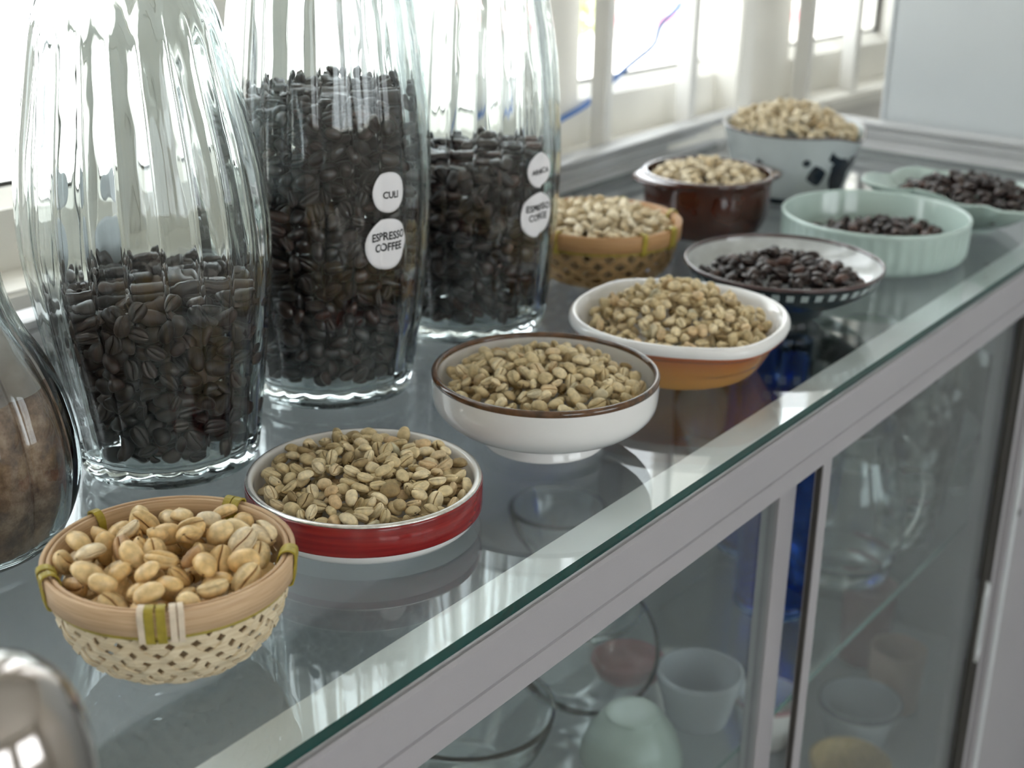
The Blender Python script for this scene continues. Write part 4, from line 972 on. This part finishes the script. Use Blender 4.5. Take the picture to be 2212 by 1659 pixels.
lathe('dust_film', [(i0(z) + 0.0034 - 0.0008, z) for z in dz_], MT['dust'], j0, n=176, fn=grounds_fn, caps=False)

# ------------------------------------------------------------------ polished steel flask at the near left corner
tb = thing('side_table', 'small low table under the steel flask in front of the cabinet', 'table', (0.165, 0.265, 0))
box('tabletop', -0.075, 0.075, -0.09, 0.065, ZT - 0.135, ZT - 0.12, MT['steel_table'], tb, bevel=0.002)
for sx, sy in ((-.06, -.075), (.06, -.075), (-.06, .05), (.06, .05)): box('leg', sx - .008, sx + .008, sy - .008, sy + .008, 0, ZT - 0.135, MT['alu'], tb)
fl = thing('steel_flask', 'blurred polished steel flask with a domed top at the near left corner', 'flask', (0.167, 0.281, ZT - 0.12))
lathe('body', [(0.0, 0.0), (0.023, 0.0), (0.0238, 0.0015), (0.0240, 0.19), (0.0234, 0.205)], MT['chrome'], fl, n=64)
lathe('dome', smooth_prof([(0.0236, 0.206), (0.0246, 0.210), (0.0250, 0.224), (0.0240, 0.236), (0.0207, 0.247), (0.0150, 0.2545), (0.007, 0.2585), (0.0, 0.2595)], 4), MT['chrome'], fl, n=64)

# ------------------------------------------------------------------ glassware and crockery inside the cabinet
def cup(name, label, x, y, z, R0, R1, h, mat, wall=0.002, cat='glass', group=None, n=48, fn=None, base=0.006, rim=None):
    t = thing(name, label, cat, (x, y, ZT + z), group)
    pr = [(0, 0.0), (R0, 0.0), (R0 + (R1 - R0) * .15, h * .1), (R0 + (R1 - R0) * .6, h * .5), (R1, h), (R1 - wall, h), (R0 + (R1 - R0) * .6 - wall, h * .5), (R0 - wall, base), (0, base)]
    lathe('body', pr, mat, t, n=n, fn=fn)
    if rim: lathe('rim', [(R1 - wall - .0004, h - .0015), (R1 - wall, h + .0006), (R1, h + .0006), (R1 + .0005, h - .0025)], rim, t, n=n, caps=False)
    return t
G = MT['tumbler']
tumb = [(1.205, 0.520, 0.15), (1.218, 0.425, 0.13), (1.292, 0.441, 0.12), (1.364, 0.440, 0.14), (1.270, 0.560, 0.17), (1.345, 0.530, 0.16), (1.200, 0.640, 0.18)]
desc = ['middle one', 'front left one', 'shortest one', 'front right one', 'tall rear one', 'rear right one', 'tallest one']
for (x, y, h), d in zip(tumb, desc):
    cup('tumbler', f'clear glass tumbler on the cabinet shelf behind the right door, the {d}', x, y, ZS, 0.026, 0.033, h, G, group='tumblers on the cabinet shelf')
def jug():
    t = thing('glass_jug', 'round clear glass jug with a thick handle behind the right cabinet door', 'jug', (1.120, 0.445, ZT + ZS))
    lathe('body', smooth_prof([(0, 0), (0.036, 0.0), (0.045, 0.012), (0.052, 0.05), (0.048, 0.09), (0.034, 0.125), (0.036, 0.15)], 3) + [(0.034, 0.15)] + smooth_prof([(0.034, 0.15), (0.0320, 0.125), (0.0455, 0.09), (0.0495, 0.05), (0.042, 0.014), (0.0, 0.007)], 3), G, t, n=48)
    pts = np.array([(0.036 + 0.035 * math.sin(a), 0, 0.075 + 0.055 * math.cos(a)) for a in np.linspace(0.15, PI - 0.25, 14)])
    tg = np.gradient(pts, axis=0); tg /= np.linalg.norm(tg, axis=1)[:, None]; wd = np.tile((0, 1.0, 0), (14, 1)); ribbon('handle', pts, np.cross(wd, tg), wd, 0.010, 0.007, G, t).rotation_euler = (0, 0, -0.9)
jug()
BG = MT['blue_glass']
def bottle(x, y, h, d):
    t = thing('blue_bottle', d, 'bottle', (x, y, ZT + ZS), 'blue bottles in the cabinet')
    pr = smooth_prof([(0, 0), (0.032, 0.0), (0.0345, 0.006), (0.0345, h * .62), (0.028, h * .72), (0.013, h * .82), (0.0125, h)], 3); lathe('body', pr + [(0.0105, h)] + [(max(0.0, r - 0.0025), max(z, 0.005)) for r, z in pr[::-1][1:]], BG, t, n=40)
bottle(1.040, 0.472, 0.24, 'blue glass bottle on the cabinet shelf, the nearer of two'); bottle(1.128, 0.538, 0.26, 'blue glass bottle on the cabinet shelf, the farther of two')
RIBF = lambda a, r, z, i: (r - 0.0012 * (0.5 + 0.5 * math.cos(a * 40)) if r > 0.02 else r, z)
def bowl(name, label, x, y, z, R, h, mat, tilt=None, cat='bowl', fn=None, group=None, foot=0.45, rim=None, wall=0.0025):
    t = thing(name, label, cat, (x, y, ZT + z), group)
    o = smooth_prof([(0, 0), (R * foot, 0.0), (R * (foot + .12), h * .08), (R * .82, h * .42), (R * .96, h * .78), (R, h)], 4)
    lathe('body', o + [(R - wall, h)] + [(max(0.0, r - wall), zz_ + wall * 1.2) for r, zz_ in o[::-1][1:]], mat, t, n=80 if fn else 56, fn=fn)
    if rim: lathe('rim', [(R - wall - .0003, h - .001), (R - wall * .5, h + .001), (R + .0004, h - .001), (R + .0002, h - .004)], rim, t, n=56, caps=False)
    if tilt: t.rotation_euler = tilt
    return t
bowl('glass_bowl', 'large clear glass bowl lying tipped on its side inside the left cabinet door', 0.800, 0.530, ZS + 0.028, 0.060, 0.048, G, tilt=(0.55, -0.35, 0))
bowl('glass_bowl', 'clear glass bowl inside the left cabinet door, nearest the viewer', 0.675, 0.530, ZS, 0.064, 0.055, G)
bowl('glass_plate', 'shallow clear glass plate behind the tipped glass bowl', 0.895, 0.580, ZS, 0.055, 0.016, G, cat='plate')
bowl('glass_bowl', 'swirl-cut clear glass bowl stacked beyond the glass plate', 0.990, 0.670, ZS, 0.046, 0.045, G, fn=RIBF)
bowl('ribbed_bowl', 'pale green ribbed glass bowl turned upside down near the cabinet shelf front', 0.762, 0.445, ZS + 0.040, 0.038, 0.040, mat_plain('frosted_green_glass', (0.40, 0.46, 0.42), 0.25, 0.5), tilt=(PI, 0, 0), fn=RIBF)
bowl('grey_bowl', 'grey blue glazed cup-shaped bowl beside the door stile', 0.835, 0.432, ZS, 0.033, 0.042, MT['grey_glaze'], foot=0.6)
bowl('pink_dish', 'dull pink shallow dish under the glass bowls', 0.845, 0.500, ZS, 0.030, 0.020, MT['pink'], cat='dish')
# lower shelf
ZB = -0.755
def crock(name, label, px, z, *a, **k): bowl(name, label, px[0], px[1], z, *a, **k)
ZC = -0.56
box('lower_shelf', CX0 + 0.012, CX1 - 0.012, 0.378, CYB - 0.012, ZC - 0.016, ZC, MT['laminate'], cab)
bowl('white_bowl', 'white bowl with a dull red rim on the lower cabinet shelf', 1.190, 0.535, ZC, 0.036, 0.055, MT['white'], foot=0.6, rim=MT['pink'])
bowl('wooden_bowl', 'yellow wooden bowl on the lower cabinet shelf at the bottom edge', 1.163, 0.430, ZC, 0.040, 0.035, MT['wood'], foot=0.6)
bowl('blue_rim_bowl', 'pale bowl with a blue grey rim on the lower cabinet shelf', 1.247, 0.458, ZC, 0.043, 0.050, MT['grey_glaze'], foot=0.6, rim=MT['navy'])
cup('pink_cup', 'dull pink cup at the back of the lower cabinet shelf', 1.405, 0.520, ZC, 0.028, 0.030, 0.095, MT['pink'], cat='cup', wall=0.003)
cup('peach_cup', 'peach cup in front of the dull pink cup on the lower cabinet shelf', 1.335, 0.455, ZC, 0.027, 0.030, 0.070, MT['peach'], cat='cup', wall=0.003)
